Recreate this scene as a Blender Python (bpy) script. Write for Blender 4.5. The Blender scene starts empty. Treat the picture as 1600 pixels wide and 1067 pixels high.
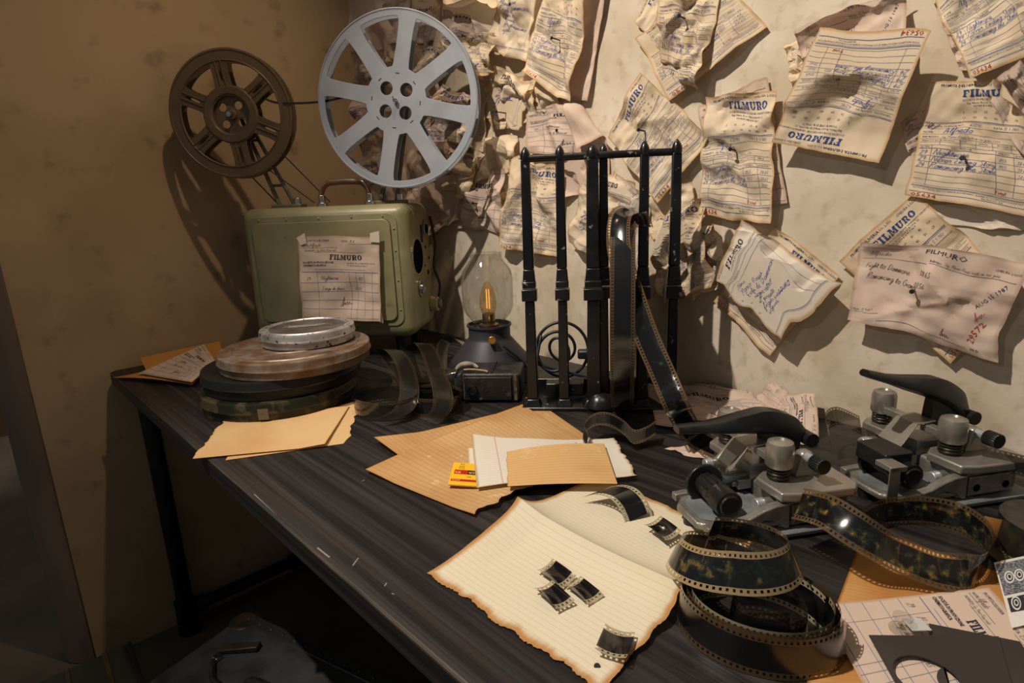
import bpy, bmesh, math, random
import numpy as np
from mathutils import Vector, Matrix

# ------------------------------------------------------------------ camera
SC = bpy.context.scene
COL = SC.collection
F_PX = 925.0
CX, CY = 800.0, 533.5
def _n(v): return v / np.linalg.norm(v)
_dz = -_n(np.array([155., 3787., F_PX]))
_dx = -_n(np.array([-898., -185., F_PX]))
_dx = _n(_dx - _dz * _dx.dot(_dz)); _dy = np.cross(_dz, _dx)
RW = np.stack([_dx, _dy, _dz])             # world = RW @ camera(x right, y down, z forward)
CAM = np.array([1.685, -0.987, 0.37])      # table top is z = 0, right wall y = 0, left wall x = 0
cam_data = bpy.data.cameras.new('camera'); cam = bpy.data.objects.new('camera', cam_data)
COL.objects.link(cam)
cam_data.sensor_width = 36.0; cam_data.lens = F_PX / 1600 * 36.0
cam_data.clip_start = 0.02
M = Matrix.Identity(4)
for i in range(3):
    M[i][0] = RW[i][0]; M[i][1] = -RW[i][1]; M[i][2] = -RW[i][2]; M[i][3] = CAM[i]
cam.matrix_world = M
SC.camera = cam
def ray(u, v): return RW @ np.array([u - CX, v - CY, F_PX])
def onz(u, v, z=0.): r = ray(u, v); return CAM + (z - CAM[2]) / r[2] * r
def ony(u, v, y=0.): r = ray(u, v); return CAM + (y - CAM[1]) / r[1] * r

# ------------------------------------------------------------------ light
SC.view_settings.view_transform = 'Standard'; SC.view_settings.look = 'None'
SC.view_settings.gamma = 1.0; SC.view_settings.use_curve_mapping = False
SC.view_settings.exposure = 1.50
W = bpy.data.worlds.new('room_ambient'); SC.world = W; W.use_nodes = True
W.node_tree.nodes['Background'].inputs[0].default_value = (1.0, 0.97, 0.94, 1)
W.node_tree.nodes['Background'].inputs[1].default_value = 0.040
def spot(name, loc, aim, power, col, size, blend, rad):
    d = bpy.data.lights.new(name, 'SPOT'); o = bpy.data.objects.new(name, d); COL.objects.link(o)
    d.energy = power; d.color = col; d.spot_size = math.radians(size); d.spot_blend = blend; d.shadow_soft_size = rad
    o.location = loc
    o.rotation_euler = (Vector(aim) - Vector(loc)).to_track_quat('-Z', 'Y').to_euler()
    return o
WARM = (1.0, 0.89, 0.76)
spot('ceiling_spot_key', (0.85, -1.32, 1.88), (1.42, -0.15, 0.10), 64, WARM, 72, 0.75, 0.016)
spot('ceiling_spot_corner', (1.02, -0.40, 1.95), (0.25, -0.50, 0.15), 12.5, (1.0, 0.77, 0.52), 62, 0.8, 0.02)
spot('added_glint_fill', (0.95, -3.70, 1.75), (1.45, -0.45, 0.0), 10, WARM, 34, 0.6, 0.02)  # added spot far behind the camera, for film glints and weak fill
spot('far_room_spot', (-1.2, -1.6, 1.9), (-2.3, -1.3, 0.1), 40, (1.0, 0.92, 0.85), 60, 0.6, 0.03)

# ------------------------------------------------------------------ materials
def newmat(name):
    m = bpy.data.materials.new(name); m.use_nodes = True
    nt = m.node_tree; b = nt.nodes['Principled BSDF']
    return m, nt, b
def N(nt, typ, **kw):
    n = nt.nodes.new(typ)
    for k, v in kw.items():
        if k.startswith('i_'):
            key = k[2:]
            n.inputs[int(key) if key.isdigit() else key].default_value = v
        else: setattr(n, k, v)
    return n
def c4(c): return (c[0], c[1], c[2], 1)
def srgb(r, g, b):
    f = lambda x: (x / 255 / 12.92) if x / 255 < .04045 else ((x / 255 + .055) / 1.055) ** 2.4
    return (f(r), f(g), f(b))
MC = {}
def mat(name, col, rough=.5, metal=0., col2=None, scale=8., detail=4., lo=.4, hi=.65, bump=0., bscale=60., spec=.5, coat=0., rough2=None, col3=None, scale3=30., lo3=.6, hi3=.7, aniso=None):
    if name in MC: return MC[name]
    m, nt, b = newmat(name); L = nt.links
    b.inputs['Base Color'].default_value = c4(col); b.inputs['Roughness'].default_value = rough
    b.inputs['Metallic'].default_value = metal; b.inputs['Specular IOR Level'].default_value = spec
    b.inputs['Coat Weight'].default_value = coat
    tc = N(nt, 'ShaderNodeTexCoord'); src = tc.outputs['Object']
    if aniso:
        mp = N(nt, 'ShaderNodeMapping'); mp.inputs['Scale'].default_value = aniso
        L.new(src, mp.inputs[0]); src = mp.outputs[0]
    if col2 is not None:
        no = N(nt, 'ShaderNodeTexNoise', i_Scale=scale, i_Detail=detail); L.new(src, no.inputs['Vector'])
        rg = N(nt, 'ShaderNodeMapRange'); rg.inputs[1].default_value = lo; rg.inputs[2].default_value = hi
        L.new(no.outputs[0], rg.inputs[0])
        mx = N(nt, 'ShaderNodeMix', data_type='RGBA'); mx.inputs[6].default_value = c4(col); mx.inputs[7].default_value = c4(col2)
        L.new(rg.outputs[0], mx.inputs[0]); out = mx.outputs[2]
        if rough2 is not None:
            mr = N(nt, 'ShaderNodeMapRange'); mr.inputs[3].default_value = rough; mr.inputs[4].default_value = rough2
            L.new(rg.outputs[0], mr.inputs[0]); L.new(mr.outputs[0], b.inputs['Roughness'])
        if col3 is not None:
            n3 = N(nt, 'ShaderNodeTexNoise', i_Scale=scale3, i_Detail=6.0); L.new(src, n3.inputs['Vector'])
            r3 = N(nt, 'ShaderNodeMapRange'); r3.inputs[1].default_value = lo3; r3.inputs[2].default_value = hi3
            L.new(n3.outputs[0], r3.inputs[0])
            m3 = N(nt, 'ShaderNodeMix', data_type='RGBA'); m3.inputs[7].default_value = c4(col3)
            L.new(out, m3.inputs[6]); L.new(r3.outputs[0], m3.inputs[0]); out = m3.outputs[2]
        L.new(out, b.inputs['Base Color'])
    if bump:
        nb = N(nt, 'ShaderNodeTexNoise', i_Scale=bscale, i_Detail=5.0); L.new(src, nb.inputs['Vector'])
        bp = N(nt, 'ShaderNodeBump'); bp.inputs['Strength'].default_value = bump; bp.inputs['Distance'].default_value = .002
        L.new(nb.outputs[0], bp.inputs['Height']); L.new(bp.outputs[0], b.inputs['Normal'])
    MC[name] = m
    return m

def paper_mat(name, col, stain, edge=None, lines=0, vlines=0, line_col=(.25, .25, .3), stain_lo=.5, stain_hi=.75, sscale=3., edge_w=.06, thr=.06, bump=.25, blot=None, axis=1):
    """paper: UV based ruling, aged rim and water stains"""
    m, nt, b = newmat(name); L = nt.links
    b.inputs['Roughness'].default_value = .8; b.inputs['Specular IOR Level'].default_value = .15
    uv = N(nt, 'ShaderNodeUVMap'); uv.uv_map = 'UVMap'
    sx = N(nt, 'ShaderNodeSeparateXYZ'); L.new(uv.outputs[0], sx.inputs[0])
    ur = N(nt, 'ShaderNodeUVMap'); ur.uv_map = 'Ruling'; sr_ = N(nt, 'ShaderNodeSeparateXYZ'); L.new(ur.outputs[0], sr_.inputs[0])
    tc = N(nt, 'ShaderNodeTexCoord')
    no = N(nt, 'ShaderNodeTexNoise', i_Scale=sscale, i_Detail=6.0); L.new(tc.outputs['Object'], no.inputs['Vector'])
    oi = N(nt, 'ShaderNodeObjectInfo')
    rg = N(nt, 'ShaderNodeMapRange'); rg.inputs[1].default_value = stain_lo; rg.inputs[2].default_value = stain_hi
    L.new(no.outputs[0], rg.inputs[0])
    mx = N(nt, 'ShaderNodeMix', data_type='RGBA'); mx.inputs[6].default_value = c4(col); mx.inputs[7].default_value = c4(stain)
    L.new(rg.outputs[0], mx.inputs[0]); out = mx.outputs[2]
    def mth(op, a, bb=None):
        n = N(nt, 'ShaderNodeMath', operation=op)
        for i, x in enumerate((a, bb)):
            if x is None: continue
            if isinstance(x, (int, float)): n.inputs[i].default_value = x
            else: L.new(x, n.inputs[i])
        return n.outputs[0]
    def blend(base, fac, c):
        k = N(nt, 'ShaderNodeMix', data_type='RGBA'); k.inputs[7].default_value = c4(c)
        L.new(base, k.inputs[6]); L.new(fac, k.inputs[0]); return k.outputs[2]
    if blot:
        nb = N(nt, 'ShaderNodeTexNoise', i_Scale=blot[1], i_Detail=3.0); L.new(tc.outputs['Object'], nb.inputs['Vector'])
        d = mth('ABSOLUTE', mth('SUBTRACT', nb.outputs[0], blot[2]))
        f = mth('MULTIPLY', mth('LESS_THAN', d, blot[3]), .55)
        out = blend(out, f, blot[0])
    if edge is not None:
        du = mth('SUBTRACT', .5, mth('ABSOLUTE', mth('SUBTRACT', sx.outputs[0], .5)))
        dv = mth('SUBTRACT', .5, mth('ABSOLUTE', mth('SUBTRACT', sx.outputs[1], .5)))
        d = mth('MINIMUM', du, dv)
        n2 = N(nt, 'ShaderNodeTexNoise', i_Scale=40., i_Detail=4.0); L.new(tc.outputs['Object'], n2.inputs['Vector'])
        d = mth('SUBTRACT', d, mth('MULTIPLY', mth('SUBTRACT', n2.outputs[0], .35), edge_w * .8))
        e = N(nt, 'ShaderNodeMapRange', interpolation_type='SMOOTHSTEP'); e.inputs[1].default_value = edge_w; e.inputs[2].default_value = 0.0
        L.new(d, e.inputs[0]); out = blend(out, e.outputs[0], edge)
    if lines:
        w = mth('LESS_THAN', mth('FRACT', mth('MULTIPLY', sr_.outputs[axis], float(lines))), thr)
        out = blend(out, mth('MULTIPLY', w, .55), line_col)
    if vlines:
        w = mth('LESS_THAN', mth('ABSOLUTE', mth('SUBTRACT', sr_.outputs[0], vlines)), .004)
        out = blend(out, mth('MULTIPLY', w, .5), (.45, .16, .14))
    L.new(out, b.inputs['Base Color'])
    nb = N(nt, 'ShaderNodeTexNoise', i_Scale=90., i_Detail=6.0); L.new(tc.outputs['Object'], nb.inputs['Vector'])
    bp = N(nt, 'ShaderNodeBump'); bp.inputs['Strength'].default_value = bump; bp.inputs['Distance'].default_value = .0012
    L.new(nb.outputs[0], bp.inputs['Height']); L.new(bp.outputs[0], b.inputs['Normal'])
    # thin sheet: a little light comes through
    tr = N(nt, 'ShaderNodeBsdfTranslucent'); L.new(out, tr.inputs[0])
    ms = N(nt, 'ShaderNodeMixShader'); ms.inputs[0].default_value = .12
    L.new(b.outputs[0], ms.inputs[1]); L.new(tr.outputs[0], ms.inputs[2])
    L.new(ms.outputs[0], nt.nodes['Material Output'].inputs[0])
    MC[name] = m
    return m

def film_mat(name, frame=(.004, .004, .005), edge=(.20, .13, .06), dens=.97, edge_dens=.45, pic=None, pic_amt=.4, rough=.12, tint=(.5, .42, .3), pscale=120.):
    """35 mm film: UV x = metres along the strip, UV y = 0..1 across; see-through perforations, dense frames"""
    m, nt, b = newmat(name); L = nt.links
    uv = N(nt, 'ShaderNodeUVMap'); uv.uv_map = 'UVMap'
    sx = N(nt, 'ShaderNodeSeparateXYZ'); L.new(uv.outputs[0], sx.inputs[0])
    def mth(op, a, bb=None):
        n = N(nt, 'ShaderNodeMath', operation=op)
        for i, x in enumerate((a, bb)):
            if x is None: continue
            if isinstance(x, (int, float)): n.inputs[i].default_value = x
            else: L.new(x, n.inputs[i])
        return n.outputs[0]
    av = mth('ABSOLUTE', mth('SUBTRACT', sx.outputs[1], .5))
    infr = mth('LESS_THAN', av, .335)
    inrow = mth('MULTIPLY', mth('GREATER_THAN', av, .365), mth('LESS_THAN', av, .435))
    hole = mth('MULTIPLY', inrow, mth('LESS_THAN', mth('FRACT', mth('MULTIPLY', sx.outputs[0], 1 / .00475)), .42))
    gap = mth('LESS_THAN', mth('FRACT', mth('MULTIPLY', sx.outputs[0], 1 / .019)), .07)
    mx = N(nt, 'ShaderNodeMix', data_type='RGBA'); mx.inputs[6].default_value = c4(edge); mx.inputs[7].default_value = c4(frame)
    L.new(infr, mx.inputs[0]); out = mx.outputs[2]
    if pic:
        tc = N(nt, 'ShaderNodeTexCoord')
        no = N(nt, 'ShaderNodeTexNoise', i_Scale=pscale, i_Detail=3.0); L.new(tc.outputs['Object'], no.inputs['Vector'])
        cr = N(nt, 'ShaderNodeValToRGB'); L.new(no.outputs[0], cr.inputs[0])
        el = cr.color_ramp.elements
        el[0].position = 1 - pic_amt - .12; el[0].color = c4(frame); el[1].position = 1 - pic_amt + .28; el[1].color = c4(pic[-1])
        for k, pc in enumerate(pic[:-1]):
            e = el.new(1 - pic_amt - .06 + .3 * (k + .5) / len(pic)); e.color = c4(pc)
        m2 = N(nt, 'ShaderNodeMix', data_type='RGBA'); L.new(infr, m2.inputs[0]); L.new(out, m2.inputs[6]); L.new(cr.outputs[0], m2.inputs[7]); out = m2.outputs[2]
    L.new(out, b.inputs['Base Color'])
    b.inputs['Roughness'].default_value = rough; b.inputs['Specular IOR Level'].default_value = .6
    tr = N(nt, 'ShaderNodeBsdfTransparent'); tr.inputs[0].default_value = c4(tint)
    clear = N(nt, 'ShaderNodeBsdfTransparent')
    fac = mth('ADD', mth('MULTIPLY', infr, dens - edge_dens), edge_dens)
    fac = mth('MULTIPLY', fac, mth('SUBTRACT', 1.0, mth('MULTIPLY', mth('MULTIPLY', gap, infr), .12)))
    ms = N(nt, 'ShaderNodeMixShader'); L.new(fac, ms.inputs[0]); L.new(tr.outputs[0], ms.inputs[1]); L.new(b.outputs[0], ms.inputs[2])
    gl = N(nt, 'ShaderNodeBsdfGlossy'); gl.inputs['Roughness'].default_value = rough
    lf_ = N(nt, 'ShaderNodeLayerWeight'); lf_.inputs[0].default_value = .5
    pw_ = mth('ADD', mth('MULTIPLY', mth('POWER', lf_.outputs['Facing'], 4.5), .75), .03)
    mg = N(nt, 'ShaderNodeMixShader'); L.new(pw_, mg.inputs[0]); L.new(ms.outputs[0], mg.inputs[1]); L.new(gl.outputs[0], mg.inputs[2])
    mh = N(nt, 'ShaderNodeMixShader'); L.new(hole, mh.inputs[0]); L.new(mg.outputs[0], mh.inputs[1]); L.new(clear.outputs[0], mh.inputs[2])
    L.new(mh.outputs[0], nt.nodes['Material Output'].inputs[0])
    MC[name] = m
    return m

def glass_mat(name, tint=(1, 1, 1), rough=.02):
    m, nt, b = newmat(name); L = nt.links
    tr = N(nt, 'ShaderNodeBsdfTransparent'); tr.inputs[0].default_value = c4(tint)
    gl = N(nt, 'ShaderNodeBsdfGlossy'); gl.inputs['Roughness'].default_value = rough
    fr = N(nt, 'ShaderNodeLayerWeight'); fr.inputs[0].default_value = .30
    pw = N(nt, 'ShaderNodeMath', operation='POWER'); L.new(fr.outputs['Facing'], pw.inputs[0]); pw.inputs[1].default_value = 2.2
    mr = N(nt, 'ShaderNodeMapRange'); mr.inputs[3].default_value = .06; mr.inputs[4].default_value = .85
    L.new(pw.outputs[0], mr.inputs[0])
    ms = N(nt, 'ShaderNodeMixShader'); L.new(mr.outputs[0], ms.inputs[0]); L.new(tr.outputs[0], ms.inputs[1]); L.new(gl.outputs[0], ms.inputs[2])
    L.new(ms.outputs[0], nt.nodes['Material Output'].inputs[0])
    MC[name] = m
    return m

# ------------------------------------------------------------------ mesh helpers
class MB:
    def __init__(s): s.v = []; s.f = []; s.uv = None; s.uv2 = None
    def add(s, vs, fs):
        o = len(s.v); s.v += [tuple(map(float, p)) for p in vs]; s.f += [tuple(i + o for i in f) for f in fs]; return s
    def box(s, x0, x1, y0, y1, z0, z1):
        return s.add([(x0, y0, z0), (x1, y0, z0), (x1, y1, z0), (x0, y1, z0), (x0, y0, z1), (x1, y0, z1), (x1, y1, z1), (x0, y1, z1)],
                     [(0, 3, 2, 1), (4, 5, 6, 7), (0, 1, 5, 4), (1, 2, 6, 5), (2, 3, 7, 6), (3, 0, 4, 7)])
    def prism(s, poly, z0, z1):
        n = len(poly)
        a = sum(poly[i][0] * poly[(i + 1) % n][1] - poly[(i + 1) % n][0] * poly[i][1] for i in range(n))
        if a < 0: poly = poly[::-1]
        return s.add([(x, y, z0) for x, y in poly] + [(x, y, z1) for x, y in poly],
                     [tuple(range(n))[::-1], tuple(range(n, 2 * n))] + [(i, (i + 1) % n, n + (i + 1) % n, n + i) for i in range(n)])
    def lathe(s, prof, n=32, c=(0, 0, 0), closed=False, a0=0., a1=2 * math.pi):
        full = abs(a1 - a0 - 2 * math.pi) < 1e-6
        m = len(prof); k = n if full else n + 1
        vs = [(c[0] + r * math.cos(a0 + (a1 - a0) * i / n), c[1] + r * math.sin(a0 + (a1 - a0) * i / n), c[2] + z) for i in range(k) for r, z in prof]
        fs = []
        for i in range(n):
            j = (i + 1) % k
            for q in range(m if closed else m - 1):
                q2 = (q + 1) % m
                fs.append((i * m + q, j * m + q, j * m + q2, i * m + q2))
        return s.add(vs, fs)
    def cyl(s, p0, p1, r0, r1=None, n=16, caps=True):
        r1 = r0 if r1 is None else r1
        p0 = Vector(p0); p1 = Vector(p1); d = (p1 - p0).normalized()
        u = d.orthogonal().normalized(); w = d.cross(u)
        vs = []
        for p, r in ((p0, r0), (p1, r1)):
            for i in range(n):
                a = 2 * math.pi * i / n; vs.append(p + u * (r * math.cos(a)) + w * (r * math.sin(a)))
        fs = [(i, (i + 1) % n, n + (i + 1) % n, n + i) for i in range(n)]
        if caps: fs += [tuple(range(n))[::-1], tuple(range(n, 2 * n))]
        return s.add(vs, fs)
    def tube(s, pts, r, n=10, closed=False, caps=True):
        pts = [Vector(p) for p in pts]; m = len(pts); vs = []; fs = []
        T = [((pts[(i + 1) % m] if closed or i < m - 1 else pts[i]) - (pts[i - 1] if closed or i > 0 else pts[i])).normalized() for i in range(m)]
        u = T[0].orthogonal().normalized()
        for i in range(m):
            u = (u - T[i] * u.dot(T[i])).normalized(); w = T[i].cross(u)
            rr = r[i] if hasattr(r, '__len__') else r
            for k in range(n):
                a = 2 * math.pi * k / n; vs.append(pts[i] + u * (rr * math.cos(a)) + w * (rr * math.sin(a)))
        for i in range(m if closed else m - 1):
            j = (i + 1) % m
            for k in range(n): fs.append((i * n + k, i * n + (k + 1) % n, j * n + (k + 1) % n, j * n + k))
        if caps and not closed: fs += [tuple(range(n))[::-1], tuple(range((m - 1) * n, m * n))]
        return s.add(vs, fs)
    def xf(s, M, start=0):
        s.v = s.v[:start] + [tuple(M @ Vector(p)) for p in s.v[start:]]; return s
    def build(s, name, material, parent=None, smooth=None, bevel=0, seg=2):
        me = bpy.data.meshes.new(name); me.from_pydata(s.v, [], s.f)
        if s.uv is not None:
            ul = me.uv_layers.new(name='UVMap'); idx = np.zeros(len(me.loops), int); me.loops.foreach_get('vertex_index', idx)
            ul.data.foreach_set('uv', np.asarray(s.uv, float)[idx].ravel())
        if s.uv2 is not None:
            ul = me.uv_layers.new(name='Ruling'); ul.data.foreach_set('uv', np.asarray(s.uv2, float)[idx].ravel())
        me.materials.append(material)
        o = bpy.data.objects.new(name, me); COL.objects.link(o)
        if parent: o.parent = parent
        if bevel:
            b = o.modifiers.new('bevel', 'BEVEL'); b.width = bevel; b.segments = seg; b.limit_method = 'ANGLE'; b.angle_limit = math.radians(35)
            b.harden_normals = False
        if smooth is not None or bevel:
            me.shade_smooth(); me.set_sharp_from_angle(angle=math.radians(smooth if smooth else 35))
        return o
def empty(name, loc=(0, 0, 0), rz=0., rot=None):
    o = bpy.data.objects.new(name, None); COL.objects.link(o); o.empty_display_size = .05
    o.location = loc; o.rotation_euler = rot if rot is not None else (0, 0, rz); return o
def tag(o, label, cat, group=None):
    o['label'] = label; o['category'] = cat
    if group: o['group'] = group
    return o
def struct(o, label=None):
    o['kind'] = 'structure'
    if label: o['label'] = label
    return o
def copy_tree(o, parent=None):
    c = o.copy(); COL.objects.link(c); c.parent = parent
    for ch in list(o.children): copy_tree(ch, c)
    return c
def spline(pts, n=8, closed=False):
    P = np.asarray(pts, float); m = len(P); out = []
    for i in range(m if closed else m - 1):
        g = (lambda k: P[k % m]) if closed else (lambda k: P[min(max(k, 0), m - 1)])
        p0, p1, p2, p3 = g(i - 1), g(i), g(i + 1), g(i + 2)
        for t in np.arange(n) / n:
            out.append(.5 * (2 * p1 + (p2 - p0) * t + (2 * p0 - 5 * p1 + 4 * p2 - p3) * t * t + (3 * p1 - p0 - 3 * p2 + p3) * t ** 3))
    if not closed: out.append(P[-1])
    return np.array(out)
def ribbon(name, pts, wid, material, parent=None, width=.035, cross=2, belly=0.0, smooth=True, thick=.00025):
    """film strip: centre line pts, width vectors wid (unit, per point or one), real thickness"""
    P = np.asarray(pts, float); m = len(P)
    Wd = np.asarray(wid, float)
    if Wd.ndim == 1: Wd = np.tile(Wd, (m, 1))
    Wd = Wd / np.linalg.norm(Wd, axis=1)[:, None]
    T = np.gradient(P, axis=0); Nn = np.cross(T, Wd); Nn /= (np.linalg.norm(Nn, axis=1)[:, None] + 1e-9)
    s = np.concatenate([[0], np.cumsum(np.linalg.norm(np.diff(P, axis=0), axis=1))])
    b = MB(); uv = []; k = cross + 1
    for i in range(m):
        for j in range(k):
            q = j / cross; b.v.append(tuple(P[i] + Wd[i] * width * (q - .5) + Nn[i] * belly * (1 - (2 * q - 1) ** 2))); uv.append((s[i], q))
    for i in range(m - 1):
        for j in range(cross): b.f.append((i * k + j, i * k + j + 1, (i + 1) * k + j + 1, (i + 1) * k + j))
    b.uv = uv
    return b.build(name, material, parent, smooth=80)
def pd(u, v, depth): return CAM + ray(u, v) * depth / F_PX
def depth_of(p): return float((RW.T @ (np.asarray(p, float) - CAM))[2])
def scr(du, dv, dd=0.): return RW @ np.array([du, dv, dd], float)

def plate(name, outlines, thick, material, parent=None, bevel=.0006, smooth=40):
    """flat plate with holes: first outline is the rim, the rest are openings (filled curve -> mesh, lies in local XY)"""
    cu = bpy.data.curves.new(name, 'CURVE'); cu.dimensions = '2D'; cu.fill_mode = 'BOTH'
    cu.extrude = thick / 2 - bevel; cu.bevel_depth = bevel; cu.bevel_resolution = 1
    for ol in outlines:
        sp = cu.splines.new('POLY'); sp.points.add(len(ol) - 1); sp.use_cyclic_u = True
        for i, (x, y) in enumerate(ol): sp.points[i].co = (x, y, 0, 1)
    tmp = bpy.data.objects.new('tmp', cu); COL.objects.link(tmp)
    dg = bpy.context.evaluated_depsgraph_get()
    me = bpy.data.meshes.new_from_object(tmp.evaluated_get(dg)); me.name = name
    bpy.data.objects.remove(tmp); bpy.data.curves.remove(cu)
    me.materials.clear(); me.materials.append(material)
    me.shade_smooth(); me.set_sharp_from_angle(angle=math.radians(smooth))
    o = bpy.data.objects.new(name, me); COL.objects.link(o)
    if parent: o.parent = parent
    return o
def circ(r, n=64, cx=0, cy=0): return [(cx + r * math.cos(2 * math.pi * i / n), cy + r * math.sin(2 * math.pi * i / n)) for i in range(n)]
def chaikin(p, it=2, q=.25):
    for _ in range(it):
        o = []
        for i in range(len(p)):
            a, b = p[i], p[(i + 1) % len(p)]
            o += [(a[0] * (1 - q) + b[0] * q, a[1] * (1 - q) + b[1] * q), (a[0] * q + b[0] * (1 - q), a[1] * q + b[1] * (1 - q))]
        p = o
    return p
def rrect(x0, x1, y0, y1, r, n=6):
    o = []
    for cx, cy, a in ((x1 - r, y1 - r, 0), (x0 + r, y1 - r, 90), (x0 + r, y0 + r, 180), (x1 - r, y0 + r, 270)):
        for i in range(n + 1):
            t = math.radians(a + 90 * i / n); o.append((cx + r * math.cos(t), cy + r * math.sin(t)))
    return o

# ------------------------------------------------------------------ setting
FZ = -0.74
plaster_r = mat('wall_plaster_cream', srgb(196, 181, 157), .85, col2=srgb(217, 205, 187), scale=7, detail=10, lo=.38, hi=.64, bump=.4, bscale=45, spec=.2, col3=srgb(172, 158, 128), scale3=42, lo3=.52, hi3=.80)
plaster_l = mat('wall_plaster_tan', srgb(176, 150, 118), .85, col2=srgb(160, 134, 102), scale=3.2, detail=8, lo=.45, hi=.65, bump=.45, bscale=30, spec=.2, col3=srgb(112, 94, 74), scale3=16, lo3=.60, hi3=.84)
plaster_far = mat('far_wall_paint', srgb(196, 190, 182), .8, col2=srgb(180, 172, 162), scale=3)
floor_m = mat('floor_concrete', srgb(92, 80, 66), .7, col2=srgb(70, 60, 50), scale=4, detail=6, bump=.2, bscale=20)
struct(MB().box(-2.4, 3.2, -3.0, .12, FZ - .1, FZ).build('floor', floor_m), 'dark brown concrete floor below the table')
struct(MB().box(-.12, 3.2, 0, .12, FZ, 2.3).build('wall_right', plaster_r), 'cream plaster wall covered with nailed invoices')
struct(MB().prism([(0, .12), (0, -.906), (-.12, -.906), (-.12, .12)], FZ, 2.3).build('wall_left', plaster_l), 'tan plaster wall with scuffs behind the reels')
struct(MB().prism([(.0015, -.906), (-.004, -.916), (-.012, -.930), (-.040, -.956), (-.060, -.962), (-.12, -.962), (-.12, -.906)], FZ, 2.3).build('trim_2', mat('worn_corner_trim', srgb(126, 108, 92), .7, col2=srgb(104, 88, 74), scale=9, aniso=(1, 1, .25)), bevel=.004), 'pale worn trim on the end of the left wall')
struct(MB().box(-2.4, -2.3, -3.0, .12, FZ, 2.3).build('wall_far', plaster_far), 'pale wall beyond the end of the left wall')
struct(MB().box(-2.3, -2.27, -3.0, .12, FZ, -.18).build('trim_1', mat('wainscot_brown', srgb(84, 62, 44), .6, col2=srgb(70, 52, 38), scale=3)), 'dark brown wainscot on the far wall')

# ------------------------------------------------------------------ table
wood = mat('black_stained_wood', (.0085, .0078, .0085), .42, col2=(.034, .028, .026), scale=1.0, detail=8, lo=.40, hi=.70, bump=.5, bscale=1.6, spec=.4, rough2=.55, aniso=(1.2, 95., 95.), col3=(.075, .050, .036), scale3=.35, lo3=.64, hi3=.86)
wornedge = mat('worn_wood_edge', (.06, .042, .028), .6, col2=(.018, .014, .012), scale=14, lo=.4, hi=.6, aniso=(.5, 4, 4))
pipe = mat('black_pipe', (.006, .006, .007), .38, metal=.2, col2=(.02, .018, .016), scale=30, lo=.55, hi=.7, spec=.5)
tb = tag(empty('work_table', (0, 0, FZ)), 'long black stained wooden table on black pipe legs in the corner', 'table')
TX1 = 2.45; TY0 = -.757
poly = [(.012, -.004), (.012, TY0 + .012), (.024, TY0), (TX1, TY0), (TX1, -.004)]
MB().prism(poly, -FZ - .032, -FZ).build('tabletop', wood, tb, bevel=.003)
MB().box(.03, TX1, TY0 - .0006, TY0 + .0025, -FZ - .0035, -FZ - .0006).build('worn_edge', wornedge, tb)
scr_m = mat('pale_scratch', (.20, .19, .185), .6)
for (u0, v0, u1, v1, w) in [(397, 772, 432, 806, .0012), (432, 806, 462, 838, .0014), (496, 856, 515, 871, .0020), (551, 884, 560, 872, .0016), (455, 833, 466, 842, .003), (601, 916, 604, 911, .0014), (612, 927, 616, 929, .001), (700, 727, 712, 729, .001), (565, 752, 570, 750, .001)]:
    a = onz(u0, v0); b_ = onz(u1, v1); d = b_ - a; d /= np.linalg.norm(d); q = np.array([-d[1], d[0], 0]) * w / 2
    top = [max(-1e9, 0)]
    pts = [a + q, a - q, b_ - q, b_ + q]
    pts = [(p[0], max(p[1], TY0 + .004)) for p in pts]
    MB().prism(pts, -FZ - .0002, -FZ + .0003).build('scratch', scr_m, tb)
LX, LY = .052, -.70
for (x, y) in ((LX, LY), (LX, -.06), (TX1 - .12, LY), (TX1 - .12, -.06)):
    lg = MB(); lg.cyl((x, y, .0), (x, y, -FZ - .034), .020, n=18).build('leg', pipe, tb, smooth=40)
    MB().cyl((x, y, -FZ - .040), (x, y, -FZ - .032), .042, n=20).build('flange', pipe, tb, smooth=40)
    f = MB(); f.cyl((x, y, .035), (x, y, .095), .027, n=18); f.cyl((x, y, .0), (x, y, .008), .03, n=18)
    f.build('pipe_fitting', pipe, tb, smooth=40)
ST = MB(); ST.cyl((LX, LY, .065), (LX, -.06, .065), .0165, n=16); ST.build('stretcher', pipe, tb, smooth=40)
for yy in (LY + .035, -.40, -.30, -.095):
    MB().cyl((LX, yy - .012, .065), (LX, yy + .012, .065), .024, n=18).build('pipe_fitting', pipe, tb, smooth=40)
MB().cyl((LX, -.38, .065), (LX, -.32, .065), .026, n=18).cyl((LX, -.35, .065), (LX + .06, -.35, .065), .026, n=18).build('tee_fitting', pipe, tb, smooth=40)
MB().cyl((LX, -.35, .065), (TX1 - .12, -.35, .065), .0165, n=16).build('stretcher', pipe, tb, smooth=40)
MB().cyl((.50, -.35, .065), (.54, -.35, .065), .023, n=18).build('pipe_fitting', pipe, tb, smooth=40)

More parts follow.
